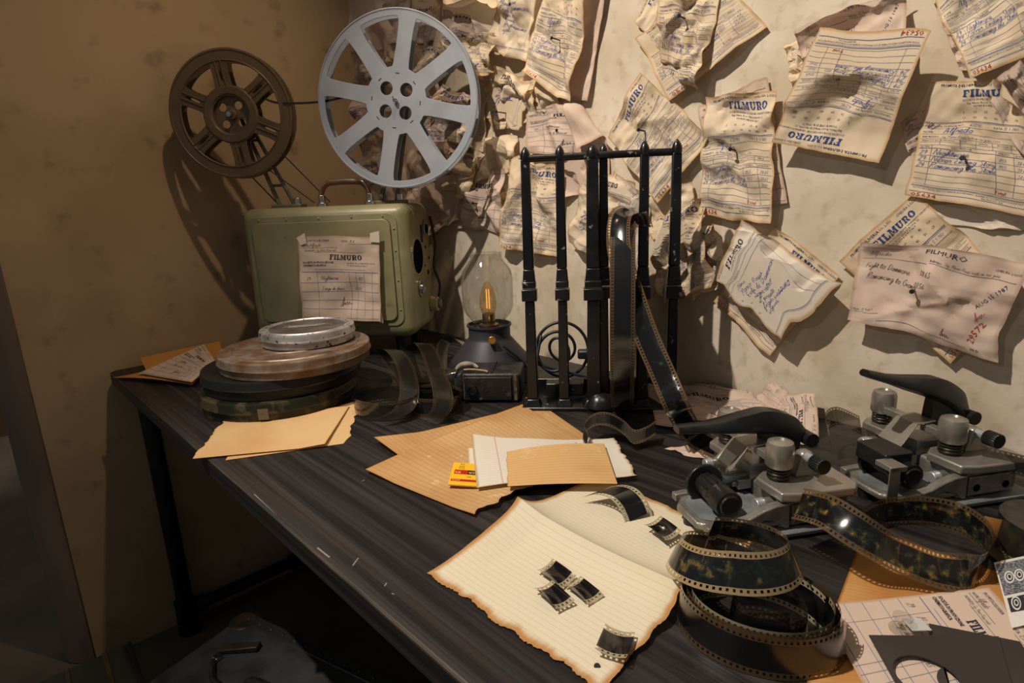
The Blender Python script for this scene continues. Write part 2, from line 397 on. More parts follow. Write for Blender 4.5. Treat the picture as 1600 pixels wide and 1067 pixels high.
# ------------------------------------------------------------------ projector
olive = mat('olive_enamel', srgb(148, 139, 108), .38, col2=srgb(122, 122, 88), scale=9, detail=6, lo=.42, hi=.62, bump=.08, bscale=50, spec=.5, col3=srgb(96, 88, 62), scale3=20, lo3=.66, hi3=.76)
olive_d = mat('olive_panel', srgb(142, 133, 100), .36, col2=srgb(116, 116, 82), scale=7, detail=6, lo=.42, hi=.62, spec=.5, col3=srgb(92, 86, 60), scale3=24, lo3=.66, hi3=.75)
chrome = mat('chrome', (.55, .55, .55), .22, metal=1.0, col2=(.30, .28, .26), scale=40, lo=.5, hi=.7)
steel = mat('dull_steel', (.36, .36, .36), .42, metal=.9, col2=(.20, .19, .18), scale=40, lo=.5, hi=.75)
blackm = mat('black_enamel', (.008, .008, .009), .32, col2=(.02, .018, .016), scale=22, lo=.5, hi=.7, spec=.5)
void = mat('black_interior', (.003, .003, .003), .9, spec=.05)
cream = mat('cream_bakelite', srgb(176, 164, 122), .4)
PJW, PJD, PZ0, PZ1 = .41, .20, .05, .366
pj = tag(empty('film_projector', (.196, -.466, 0), math.radians(39)), 'olive green metal film projector case with handle and taped invoice', 'projector')
body = MB().box(0, PJW, 0, PJD, PZ0, PZ1).build('case', olive, pj, bevel=.026, seg=6)
def fplate(name, ol, y0, t, m, par):      # plate on the front face (local x, z)
    o = plate(name, ol, t, m, par, bevel=.0016); o.rotation_euler = (math.pi / 2, 0, 0); o.location = (0, y0, 0); return o
fplate('front_flange', [rrect(.020, .385, .082, .345, .022), rrect(.0205 + .011, .385 - .0115, .0935, .345 - .0115, .018)], .0, .006, olive, pj)
fp = fplate('front_cover', [rrect(.034, .370, .096, .331, .017)], -.002, .012, olive_d, pj)
for i, x in enumerate((.05, .12, .20, .28, .355)):
    MB().lathe([(.0, .0022), (.0018, .0018), (.0026, 0)], 10).xf(Matrix.Translation((x, -.003, .3392)) @ Matrix.Rotation(math.pi / 2, 4, 'X')).build('rivet', olive, pj, smooth=60)
for z in (.12, .19, .26, .31):
    MB().lathe([(.0, .0022), (.0018, .0018), (.0026, 0)], 10).xf(Matrix.Translation((.3795, -.003, z)) @ Matrix.Rotation(math.pi / 2, 4, 'X')).build('rivet', olive, pj, smooth=60)
SX = PJW
def xcyl(r0, r1, y, z, x0, x1, n=28): return MB().cyl((x0, y, z), (x1, y, z), r0, r1, n=n)
MB().lathe([(.040, 0), (.044, .002), (.047, 0)], 40).xf(Matrix.Translation((SX, .068, .238)) @ Matrix.Rotation(math.pi / 2, 4, 'Y')).build('lens_ring', olive, pj, smooth=60)
MB().lathe([(0, .0014), (.041, .0014), (.041, -.006)], 40).xf(Matrix.Translation((SX, .068, .238)) @ Matrix.Rotation(math.pi / 2, 4, 'Y')).build('lens_opening', void, pj, smooth=60)
lt = MB().prism(chaikin([(.068, .190), (.088, .163), (.068, .130), (.048, .163)], 2), 0, .004)
lt.xf(Matrix(((0, 0, 1, SX), (1, 0, 0, 0), (0, 1, 0, 0), (0, 0, 0, 1)))); lt = lt.build('latch', chrome, pj, bevel=.001)
xcyl(.013, .011, .068, .160, SX + .004, SX + .010, 20).build('latch_knob', chrome, lt, bevel=.001)
MB().box(SX + .009, SX + .014, .056, .080, .156, .165).build('latch_bar', chrome, lt, bevel=.001)
kb = xcyl(.021, .019, .158, .105, SX, SX + .020, 28).build('knob', cream, pj, bevel=.002)
xcyl(.012, .012, .158, .105, SX + .020, SX + .028, 20).build('knob_cap', steel, kb, bevel=.001)
xcyl(.022, .022, .150, .300, SX, SX + .0035, 30).build('ring_plate', olive_d, pj, bevel=.001)
xcyl(.012, .012, .150, .300, SX + .0015, SX + .0045, 24).build('ring_opening', void, pj)
MB().box(SX, SX + .002, .105, .120, .268, .312).build('name_plate', blackm, pj, bevel=.0006)
for (y, z, r) in ((.140, .255, .004), (.165, .225, .004), (.150, .19, .006), (.125, .21, .003)):
    xcyl(r, r, y, z, SX - .002, SX + .0012, 14).build('screw_hole', void, pj)
wht = mat('worn_white_paint', (.5, .48, .4), .7)
for i, (y, z) in enumerate(((.022, .262), (.027, .262), (.022, .256), (.027, .256))):
    MB().box(SX - .003, SX + .0006, y - .0018, y + .0018, z - .002, z + .002).build('stencil_mark', wht, pj)
for (x, y) in ((.05, .04), (PJW - .05, .04), (.05, PJD - .04), (PJW - .05, PJD - .04)):
    MB().cyl((x, y, 0), (x, y, .056), .011, .016, n=16).build('foot', blackm, pj, smooth=40)
# handle
bakelite = mat('amber_bakelite', srgb(120, 66, 26), .28, col2=srgb(86, 44, 18), scale=12, spec=.6)
hp = spline([(.185, .06, .372), (.186, .06, .398), (.200, .06, .416), (.225, .06, .420), (.265, .06, .420), (.290, .06, .416), (.303, .06, .398), (.305, .06, .372)], 6)
hd = MB().tube(hp, .0062, 12).build('handle', bakelite, pj, smooth=60)
for x in (.185, .305):
    MB().cyl((x, .06, .366), (x, .06, .374), .013, n=18).cyl((x, .06, .374), (x, .06, .392), .0085, n=18).build('handle_mount', chrome, hd, bevel=.001)
MB().tube(hp + np.array([0, -.004, .0045]), .0022, 8).build('handle_trim', chrome, hd, smooth=60)
# reel arms
arm_m = mat('arm_grey', srgb(120, 116, 98), .45, metal=.3, col2=srgb(90, 84, 66), scale=30)
def strut(b, p, q, w=.006): b.tube([p, q], w, 6)
def reel_arm(base_x, hub, yb, spread):
    a = empty('reel_arm'); a.parent = pj
    MB().box(base_x - .034, base_x + .044, yb - .014, yb + .020, PZ1 - .003, PZ1 + .008).build('arm_base', arm_m, a, bevel=.002)
    for dx in (-spread, spread):
        s = MB(); s.cyl((base_x + dx, yb + .004, PZ1 + .005), (hub[0] + dx * .35, yb + .012, hub[1]), .0055, .0045, n=8); s.build('arm_rod', arm_m, a, smooth=40)
    for k in (.25, .5, .75):
        s = MB()
        x0 = base_x + (hub[0] - base_x) * k; z0 = PZ1 + (hub[1] - PZ1) * k; ww = spread * (1 - .65 * k)
        s.cyl((x0 - ww, yb + .008, z0), (x0 + ww, yb + .008, z0), .0035, n=8)
        s.build('arm_brace', arm_m, a, smooth=40)
    MB().cyl((hub[0], yb - .05, hub[1]), (hub[0], yb + .022, hub[1]), .006, n=14).build('axle', chrome, a, smooth=40)
    MB().cyl((base_x + .030, yb, PZ1 + .006), (base_x + .030, yb, PZ1 + .022), .0085, n=16).build('clamp_screw', chrome, a, bevel=.001)
    return a
BH = (-.004, .583); GH = (.402, .588)
reel_arm(.085, BH, .075, .020); reel_arm(.345, GH, .075, .020)
belt = mat('dark_belt', (.015, .012, .01), .6)
for (p, q) in (((.105, .045, .492), (.205, .06, .375)), ((.062, .045, .460), (.165, .06, .375)), ((-.02, .075, .47), (.06, .08, .376))):
    MB().tube([p, q], .0016, 6).build('drive_belt', belt, pj, smooth=60)
# cable / strap hanging on the right rear
MB().tube(spline([(PJW + .004, .19, .33), (PJW + .012, .195, .26), (PJW + .006, .19, .2), (PJW + .02, .185, .15), (PJW + .01, .18, .10)], 6), .0035, 8).build('power_cable', blackm, pj, smooth=60)

# ------------------------------------------------------------------ reels
def opening(r_in, r_out, half, w, n_out=9, n_in=4, it=2):
    ao = half - math.asin(w / r_out); ai = half - math.asin(min(.98, w / r_in))
    p = [(r_out * math.cos(t), r_out * math.sin(t)) for t in np.linspace(-ao, ao, n_out)]
    p += [(r_in * math.cos(t), r_in * math.sin(t)) for t in np.linspace(max(ai, .02), -max(ai, .02), n_in)]
    return chaikin(p, it)
def rot2(p, a): c, s = math.cos(a), math.sin(a); return [(x * c - y * s, x * s + y * c) for x, y in p]
grey_p = mat('grey_blue_enamel', srgb(160, 164, 172), .45, col2=srgb(148, 152, 160), scale=14, detail=5, spec=.4, col3=srgb(140, 132, 122), scale3=45, lo3=.70, hi3=.8)
brown_p = mat('brown_enamel', srgb(104, 84, 60), .42, col2=srgb(92, 73, 52), scale=16, spec=.45)
def local(par, lx, ly, lz):
    c, s = math.cos(par.rotation_euler.z), math.sin(par.rotation_euler.z)
    return (par.location.x + lx * c - ly * s, par.location.y + lx * s + ly * c, lz)
# grey reel
gc = local(pj, GH[0], .035, GH[1])
gr = tag(empty('film_reel', gc, rot=(math.pi / 2, 0, math.radians(35))), 'large pale grey eight-spoke film reel above the projector', 'film reel')
R = .187; off = math.radians(76 + 22.5)
ops = [rot2(opening(.071, .1725, math.pi / 8, .0165), off + k * math.pi / 4) for k in range(8)]
hol = [circ(.0150, 24, .033 * math.cos(a), .034 * math.sin(a)) for a in (math.radians(45 - 8 + 90 * k) for k in range(4))]
fl = plate('flange', [circ(R, 120)] + ops + hol + [circ(.004, 12)], .0025, grey_p, gr); fl.location = (0, 0, .012)
f2 = fl.copy(); COL.objects.link(f2); f2.parent = gr; f2.location = (0, 0, -.012)
MB().lathe([(.0595, -.011), (.0595, .011)], 48).build('hub_drum', grey_p, gr, smooth=60)
for zz in (.0125, -.0125):
    MB().lathe([(R - .0015, zz - .0022), (R + .001, zz - .0012), (R + .001, zz + .0012), (R - .0015, zz + .0022), (R - .003, zz)], 120, closed=True).build('rolled_rim', grey_p, gr, smooth=60)
sl = mat('slot_dark', (.02, .02, .02), .7)
for k in range(8):
    a = math.radians(76 + 45 * k + 5)
    b = MB().box(-.0045, .0045, -.0010, .0010, .0128, .0135); b.xf(Matrix.Rotation(a, 4, 'Z') @ Matrix.Translation((.057, 0, 0)) @ Matrix.Rotation(math.pi / 2, 4, 'Z')); b.build('slot', sl, gr)
MB().cyl((0, 0, -.02), (0, 0, .020), .0042, n=14).cyl((0, 0, .020), (0, 0, .026), .0055, .003, n=14).build('spindle', chrome, gr, smooth=40)
MB().tube([(0, 0, .022), (-.003, .008, .024)], .0014, 8).build('spindle_latch', chrome, gr, smooth=60)
# brown reel
bc = local(pj, BH[0], .045, BH[1])
br = tag(empty('film_reel', bc, rot=(math.pi / 2, 0, math.radians(46))), 'smaller brown six-spoke film reel beside the plain left wall', 'film reel')
R2 = .1425; off2 = math.radians(97 + 30)
ops = [rot2(opening(.064, .116, math.pi / 6, .0185, n_in=6), off2 + k * math.pi / 3) for k in range(6)]
slt = [rot2(chaikin([(.072, -.0035), (.110, -.0035), (.110, .0035), (.072, .0035)], 2), math.radians(97) + k * math.pi / 3) for k in range(6)]
fl = plate('flange', [circ(R2, 110)] + ops + slt + [circ(.042, 48)], .003, brown_p, br); fl.location = (0, 0, .012)
f2 = fl.copy(); COL.objects.link(f2); f2.parent = br; f2.location = (0, 0, -.012)
for zz in (.0125, -.0125):
    MB().lathe([(R2 - .003, zz - .002), (R2 + .0015, zz - .0015), (R2 + .0015, zz + .0015), (R2 - .003, zz + .0025), (R2 - .005, zz)], 100, closed=True).build('rolled_rim', brown_p, br, smooth=60)
MB().lathe([(.0635, .0135), (.061, .0165), (.046, .0165), (.0435, .0135)], 56).build('hub_ring', brown_p, br, smooth=40)
MB().lathe([(.116, .0135), (.1175, .0155), (.1195, .0135)], 80).build('rim_bead', brown_p, br, smooth=60)
hol = [circ(.0098, 22, .0265 * math.cos(a), .0265 * math.sin(a)) for a in (math.radians(50 + 90 * k) for k in range(4))]
hb = plate('hub_disc', [circ(.0445, 48)] + hol, .003, brown_p, br); hb.location = (0, 0, .004)
MB().lathe([(.0440, -.011), (.0440, .0125)], 48).build('hub_drum', brown_p, br, smooth=60)
MB().cyl((0, 0, .004), (0, 0, .012), .013, .011, n=24).build('hub_boss', brown_p, br, bevel=.001)
MB().cyl((0, 0, -.02), (0, 0, .022), .0042, n=14).build('spindle', chrome, br, smooth=40)
for k in range(6):
    b = MB()
    for s in (-1, 1): b.tube([(.064, s * .0065, .0140), (.117, s * .0065, .0140)], .0016, 6)
    b.xf(Matrix.Rotation(math.radians(97) + k * math.pi / 3, 4, 'Z')); b.build('spoke_rib', brown_p, br, smooth=60)

film_dark = film_mat('film_dark', dens=.985, edge_dens=.78, edge=(.09, .055, .025), rough=.20)
film_thin = film_mat('film_smoky', frame=(.010, .009, .008), edge=(.05, .035, .02), dens=.70, edge_dens=.50, tint=(.55, .5, .42), rough=.16)
film_amber = film_mat('film_amber_edges', dens=.985, edge_dens=.80, edge=(.42, .30, .15), pic=[(.01, .02, .012), (.16, .10, .03), (.22, .17, .09)], pic_amt=.39, pscale=90., rough=.17)
film_pic = film_mat('film_pictures', dens=.97, edge_dens=.60, edge=(.14, .09, .045), pic=[(.02, .03, .014), (.20, .10, .02), (.50, .32, .12)], pic_amt=.395, pscale=120., rough=.13)
film_red = film_mat('film_red_bits', dens=.985, edge_dens=.70, edge=(.16, .10, .05), pic=[(.012, .02, .012), (.06, .07, .05), (.30, .03, .02)], pic_amt=.30, pscale=80., rough=.16)
film_frame = film_mat('film_frames', dens=.99, edge_dens=.86, edge=(.40, .34, .22), rough=.14)
# film running from reel to reel
a = Vector(local(br, 0, 0, 0)); pts = [local(pj, .055, .047, .628), local(pj, .10, .047, .606), local(pj, .16, .046, .600), local(pj, .22, .044, .600), local(pj, .27, .042, .606), local(pj, .345, .042, .625)]
fs = ribbon('film_strip', spline(pts, 8), (-.10, .0, .99), film_dark, width=.006); 
tag(fs, 'thin dark film strip stretched between the two reels', 'film strip')

# ------------------------------------------------------------------ film cans
def can(name, c, r, z0, z1, m, label, rim=.003, rings=(), mside=None, smooth=40):
    o = tag(empty(name, (c[0], c[1], z0)), label, 'film can'); h = z1 - z0
    hs = h * .52
    MB().lathe([(0, 0), (r - rim * 1.6, 0), (r - rim * .9, .001), (r - rim * .9, hs)], 72).build('base', mside or m, o, smooth=smooth)
    prof = [(r - rim, hs - .004), (r, hs - .003), (r + rim * .5, hs), (r, hs + .003), (r, h - .004), (r - .001, h - .0012), (r - .004, h), (r - .008, h - .0008)]
    for q in rings: prof += [(q + .004, h - .0008), (q + .002, h + .0010), (q - .002, h + .0010), (q - .004, h - .0012)]
    prof += [(0, h - .0012)]
    MB().lathe(prof, 72).build('lid', m, o, smooth=smooth)
    return o
green = mat('dark_green_tin', (.016, .017, .010), .42, metal=.3, col2=(.075, .058, .026), scale=26, detail=3, lo=.50, hi=.58, rough2=.5)
blk = mat('black_tin', (.008, .008, .009), .40, metal=.2, col2=(.016, .014, .012), scale=8)
rusty = mat('rusty_tin', srgb(122, 92, 68), .48, metal=.55, col2=srgb(150, 138, 126), scale=26, detail=9, lo=.40, hi=.64, col3=srgb(92, 62, 40), scale3=16, lo3=.52, hi3=.72)
silver = mat('silver_tin', (.60, .58, .56), .40, metal=.7, col2=(.33, .31, .29), scale=30, detail=8, lo=.4, hi=.7, col3=(.03, .026, .022), scale3=95, lo3=.60, hi3=.66)
c1 = can('film_can', (.548, -.556), .145, 0, .036, green, 'dark green flaking film can at the bottom of the stack')
c2 = can('film_can', (.536, -.540), .150, .036, .072, blk, 'black film can with small white label in the stack')
c3 = can('film_can', (.562, -.522), .143, .072, .104, rusty, 'rusty brown film can below the silver one', rings=(.118, .062))
c4_ = can('film_can', (.548, -.487), .092, .1045, .1345, silver, 'small silver speckled film can on top of the stack', rings=(.080,))
lab = mat('label_white', (.55, .53, .48), .8)
a = math.radians(222)
b = MB().lathe([(.1508, .008), (.1508, .028)], 6, a0=a, a1=a + .085).build('paper_label', lab, c2)
a = math.radians(-38)
MB().lathe([(.1463, .008), (.1463, .028)], 6, a0=a, a1=a + .12).build('paper_label', mat('label_olive', (.14, .12, .07), .8), c1)
red_l = mat('label_dull_red', (.10, .05, .04), .6, col2=(.10, .11, .08), scale=60, lo=.45, hi=.55)
MB().lathe([(0, .0291), (.0735, .0291), (.0740, .0285)], 60).build('lid_face', mat('lid_dull_tin', (.20, .18, .165), .42, metal=.6, col2=(.12, .10, .09), scale=30, detail=8), c4_, smooth=40)
q = MB().prism(rot2([(-.046, -.013), (.050, -.013), (.050, .016), (-.046, .016)], math.radians(58)), .0292, .0298).build('lid_print', red_l, c4_)
MB().prism(rot2([(-.036, .004), (.034, .004), (.034, .007), (-.036, .007)], math.radians(58)), .0299, .0302).build('lid_lettering', mat('print_light', (.4, .42, .36), .6), c4_)
MB().prism(rot2([(-.036, -.006), (.020, -.006), (.020, -.003), (-.036, -.003)], math.radians(58)), .0299, .0302).build('lid_lettering', MC['print_light'], c4_)

# ------------------------------------------------------------------ oil style lamp
lampm = mat('matt_slate_metal', srgb(58, 58, 64), .5, metal=.4, spec=.4)
brass = mat('brass', (.52, .36, .12), .32, metal=1.0, col2=(.30, .2, .07), scale=40)
lamp = tag(empty('table_lamp', (.782, -.205, 0)), 'slate grey lantern style lamp with clear glass chimney and candle bulb', 'lamp')
MB().lathe([(0, 0), (.080, 0), (.083, .003), (.083, .040), (.081, .046), (.046, .088), (.043, .093), (.043, .113), (.046, .115), (.046, .119), (.042, .119), (.041, .112), (0, .112)], 64).build('base', lampm, lamp, smooth=35)
glass = glass_mat('clear_glass', (.93, .93, .92))
MB().lathe([(.031, .118), (.033, .124), (.046, .140), (.052, .156), (.0525, .212), (.049, .228), (.036, .246), (.0315, .253), (.0315, .260), (.0335, .262), (.0315, .2635), (.0300, .262), (.030, .252), (.0345, .2455), (.0475, .2275), (.051, .212), (.0505, .156), (.0445, .141), (.0315, .125), (.0295, .118)], 64).build('glass_chimney', glass, lamp, smooth=60)
bg = glass_mat('amber_glass', (.96, .84, .64))
bl = empty('bulb'); bl.parent = lamp
MB().lathe([(.0115, .138), (.0165, .150), (.0175, .162), (.0155, .178), (.010, .195), (.004, .205), (0, .207)], 32).build('bulb_glass', bg, bl, smooth=60)
MB().lathe([(0, .112), (.020, .112), (.020, .118), (.0125, .119), (.0135, .122), (.0125, .125), (.0135, .128), (.0125, .131), (.0135, .134), (.0130, .140), (.0, .141)], 28).build('bulb_socket', brass, bl, smooth=40)
em, ent, eb = newmat('filament_glow'); eb.inputs['Emission Color'].default_value = (1, .42, .08, 1); eb.inputs['Emission Strength'].default_value = .55; eb.inputs['Base Color'].default_value = (.5, .2, .05, 1)
for dx in (-.004, .004): 
    MB().tube([(dx, 0, .150), (dx * .9, 0, .190)], .0011, 6).build('filament', em, bl)
MB().tube([(0, .002, .14), (0, .002, .186)], .0006, 6).build('filament_wire', brass, bl)
MB().cyl((.040, -.030, .098), (.052, -.039, .098), .008, n=18).build('wick_knob', brass, lamp, bevel=.001)
MB().cyl((.030, -.022, .100), (.042, -.031, .099), .002, n=10).build('knob_stem', brass, lamp)
cordm = mat('dark_cord', (.010, .012, .018), .45)
cpts = [(.845, -.225, .085), (.862, -.205, .062), (.880, -.180, .035)]
base = np.array([.895, -.155, .006])
# coil of cord behind the rack bars
P = []
for i in range(64):
    t = i / 63 * 3.2 * 2 * math.pi; r = .036 + .016 * math.sin(t * .31 + .5)
    P.append((.905 + r * math.cos(t + 2.5) * .80, -.130 + r * math.cos(t + 2.5) * .60 + .012 * math.sin(t * .5), .066 + r * 1.15 * math.sin(t + 2.5)))
P = cpts + P + [(.955, -.085, .006), (.985, -.05, .005)]
cord = MB().tube(spline(P, 4), .0031, 8).build('power_cord', cordm, lamp, smooth=60)
cord.location = (-.782, .205, 0)
MB().box(-.004, .044, -.010, .010, -.008, .010).xf(Matrix.Translation((.945, -.112, .060)) @ Matrix.Rotation(math.radians(40), 4, 'Z')).build('cord_switch', cordm, cord, bevel=.004)

# ------------------------------------------------------------------ old leather camera
leather = mat('black_leatherette', (.010, .010, .011), .42, col2=(.03, .028, .028), scale=60, lo=.5, hi=.7, bump=.5, bscale=260, spec=.5, col3=(.11, .09, .07), scale3=30, lo3=.70, hi3=.78)
cm = tag(empty('box_camera', (.838, -.352, 0), math.radians(40)), 'worn black leatherette folding camera with torn strap beside the lamp', 'camera')
MB().box(.018, .128, 0, .082, .002, .056).build('body', leather, cm, bevel=.005, seg=3)
MB().prism([(0, .004), (.019, .004), (.019, .058), (.004, .050)], .0, .074).xf(Matrix(((1, 0, 0, 0), (0, 0, 1, .004), (0, 1, 0, 0), (0, 0, 0, 1)))).build('end_cap', mat('worn_grey_leather', (.05, .048, .048), .38, metal=.3, col2=(.02, .02, .02), scale=40, bump=.4, bscale=200), cm, bevel=.004)
fpn = MB().box(.024, .112, -.0035, .001, .006, .050).build('front_flap', leather, cm, bevel=.0012)
MB().lathe([(.0, .004), (.006, .0035), (.0065, .0055), (.0095, .0052), (.0105, 0)], 28).xf(Matrix.Translation((.038, -.0035, .026)) @ Matrix.Rotation(math.pi / 2, 4, 'X')).build('lens_stud', blackm, fpn, smooth=50)
trimm = mat('worn_brass_edge', (.20, .16, .11), .5, metal=.5, col2=(.03, .03, .03), scale=60)
MB().box(.0225, .0245, -.0042, .002, .003, .055).build('edge_trim', trimm, cm)
MB().box(.116, .1215, -.001, .004, .005, .054).build('edge_trim', trimm, cm)
MB().lathe([(0, .004), (.010, .0035), (.016, .001), (.018, 0)], 30).xf(Matrix.Translation((.100, .045, .0555))).build('top_dial', leather, cm, smooth=60)
MB().box(.074, .0755, .002, .080, .054, .058).build('top_seam', leather, cm)
stm = mat('frayed_strap', (.30, .22, .12), .8, col2=(.14, .10, .06), scale=70)
MB().tube(spline([(.022, .012, .060), (.040, .010, .061), (.062, .006, .0595), (.068, .004, .058)], 5), [.0026] * 16, 6).build('strap', stm, cm, smooth=60)
lth2 = mat('torn_pale_leather', (.30, .26, .20), .7, col2=(.12, .10, .08), scale=50)
MB().tube(spline([(-.004, .030, .046), (.008, .034, .060), (.022, .030, .066), (.036, .036, .062), (.046, .030, .059)], 6), [.002 + .004 * math.sin(i / 24 * 3.14) for i in range(25)], 7).build('torn_strap_end', lth2, cm, smooth=60)
foil = mat('silver_foil', (.62, .62, .62), .22, metal=1.0, bump=.9, bscale=120)
MB().prism([(-.002, .002), (.022, .001), (.020, .030), (.002, .034)], .0520, .0555).xf(Matrix.Rotation(math.radians(-14), 4, 'Y')).build('silver_patch', foil, cm, bevel=.001)

# ------------------------------------------------------------------ iron rack
iron = mat('black_cast_iron', (.006, .006, .007), .30, metal=.1, col2=(.016, .015, .015), scale=24, lo=.5, hi=.7, bump=.2, bscale=90, spec=.55, col3=(.22, .21, .20), scale3=70, lo3=.67, hi3=.70)
rk = tag(empty('iron_rack', (.975, -.277, 0), math.radians(39.7)), 'black cast iron rack of upright bars standing on the table', 'rack')
RL = .240
MB().box(-.020, RL + .020, -.016, .100, 0, .007).build('base_plate', iron, rk, bevel=.002)
MB().box(-.014, RL + .014, .088, .098, .007, .028).build('base_rim', iron, rk, bevel=.002)
def post(x, w, y=0., top=.440, big=False):
    b = MB()
    w2 = w * .5
    for (z0, z1, a0, a1) in ((.006, .020, w2 * 1.7, w2 * 1.05), (.020, .196, w2 * 1.05, w2 * .86), (.226, .250, w2 * 1.15, w2 * .95), (.250, top - .012, w2 * .95, w2 * .78)):
        b.add([(x - a0, y - a0 * .8, z0), (x + a0, y - a0 * .8, z0), (x + a0, y + a0 * .8, z0), (x - a0, y + a0 * .8, z0), (x - a1, y - a1 * .8, z1), (x + a1, y - a1 * .8, z1), (x + a1, y + a1 * .8, z1), (x - a1, y + a1 * .8, z1)],
              [(0, 3, 2, 1), (4, 5, 6, 7), (0, 1, 5, 4), (1, 2, 6, 5), (2, 3, 7, 6), (3, 0, 4, 7)])
    p = b.build('post', iron, rk, bevel=.0022)
    MB().box(x - w2 * 1.35, x + w2 * 1.35, y - w2 * 1.15, y + w2 * 1.15, .196, .216).box(x - w2 * 1.2, x + w2 * 1.2, y - w2, y + w2, .218, .229).build('collar', iron, p, bevel=.0015)
    MB().lathe([(w2 * .8, top - .014), (w2 * .9, top - .006), (w2 * .7, top), (w2 * .3, top + .006), (0, top + .008)], 14, c=(x, y, 0)).build('finial', iron, p, smooth=60)
    return p
post(0, .019); post(.056, .018); post(.108, .024); post(.126, .017, y=.013); post(.190, .018); post(RL, .019)
MB().tube([(-.004, 0, .429), (RL + .004, 0, .429)], .0060, 12).build('top_rail', iron, rk, smooth=60)
MB().lathe([(.026, .007), (.024, .016), (.017, .026), (.008, .031), (0, .032)], 24, c=(.118, -.002, 0)).build('foot_boss', iron, rk, smooth=60)
MB().box(.02, .09, .05, .080, .007, .030).build('rear_block', iron, rk, bevel=.002)

# ------------------------------------------------------------------ film roll standing in the rack
rollm = mat('wound_film_edge', (.05, .042, .026), .35, col2=(.012, .010, .008), scale=90, lo=.45, hi=.6, aniso=(1, 1, 1))
ro = tag(empty('film_roll', local(rk, .158, .006, .010), rot=(0, 0, math.radians(39.7 - 4))), 'big roll of dark film standing on edge between the rack bars', 'film roll')
RR = .168
def rx(b): return b.xf(Matrix.Translation((0, 0, RR)) @ Matrix.Rotation(math.pi / 2, 4, 'Y'))
rx(MB().lathe([(.04, -.0172), (RR - .001, -.0172), (RR - .001, .0172), (.04, .0172)], 96, closed=True)).build('wound_film', rollm, ro, smooth=40)
outer = [(0, RR * math.cos(t), RR + RR * math.sin(t)) for t in np.linspace(0, 2 * math.pi, 97)]
ribbon('outer_turn', outer, (1, 0, 0), film_dark, ro, width=.036)
rx(MB().lathe([(.02, -.018), (.04, -.018), (.04, .018), (.02, .018)], 40, closed=True)).build('core', cream, ro, smooth=40)
KEY = np.array([0.85, -1.32, 1.88])
def mirror_w(P, hint):
    """width vectors that turn a hanging strip so that it catches the key light"""
    P = np.asarray(P); T = np.gradient(P, axis=0); out = []
    for p, t, h in zip(P, T, hint):
        t = t / np.linalg.norm(t); v = CAM - p; v = v / np.linalg.norm(v); l = KEY - p; l = l / np.linalg.norm(l); H = v + l
        w = np.cross(H, t); w = w / (np.linalg.norm(w) + 1e-9)
        if w @ h < 0: w = -w
        out.append(w)
    return np.array(out)
# tail of that roll hanging down to the near splicer
D0 = depth_of(local(rk, .158, -.05, .33))
tp = [(1006, 352, D0 + .02), (992, 328, D0 - .005), (970, 336, D0 - .03), (966, 380, D0 - .05), (976, 425, D0 - .058), (990, 468, D0 - .065), (1010, 525, D0 - .075), (1036, 585, D0 - .09), (1060, 640, D0 - .10)]
dt = [depth_of(onz(1088, 682, .012)), depth_of(onz(1130, 700, .030)), depth_of(onz(1175, 722, .050))]
P = [pd(*q) for q in tp] + [pd(1084, 680, dt[0]), pd(1125, 702, dt[1]), pd(1172, 724, dt[2])]
Wv = [scr(1, .12, .35), scr(1, .16, .2), scr(1, .0, .1), scr(1, -.15, .25), scr(1, -.28, .45), scr(.95, -.3, .3), scr(1, -.32, .1), scr(1, -.35, .0), scr(1, -.4, -.05), scr(.8, -.6, .1), scr(.45, -.75, .5), scr(.35, -.75, .6)]
Sp = spline(P, 8); Sw = spline(Wv, 8); Mw = mirror_w(Sp, Sw)
k_ = np.interp(np.arange(len(Sp)) / 8., [0, 1, 2.2, 5.5, 8, 9, 11], [0, .2, .9, .9, .5, 0, 0])[:, None]; Sw = Sw / np.linalg.norm(Sw, axis=1)[:, None]; Sw = Sw * (1 - k_) + Mw * k_
tl = ribbon('film_strip', Sp, Sw, film_red, width=.035, cross=8, belly=-.0035)
tag(tl, 'long film strip hanging from the rack down to the nearer splicer', 'film strip')
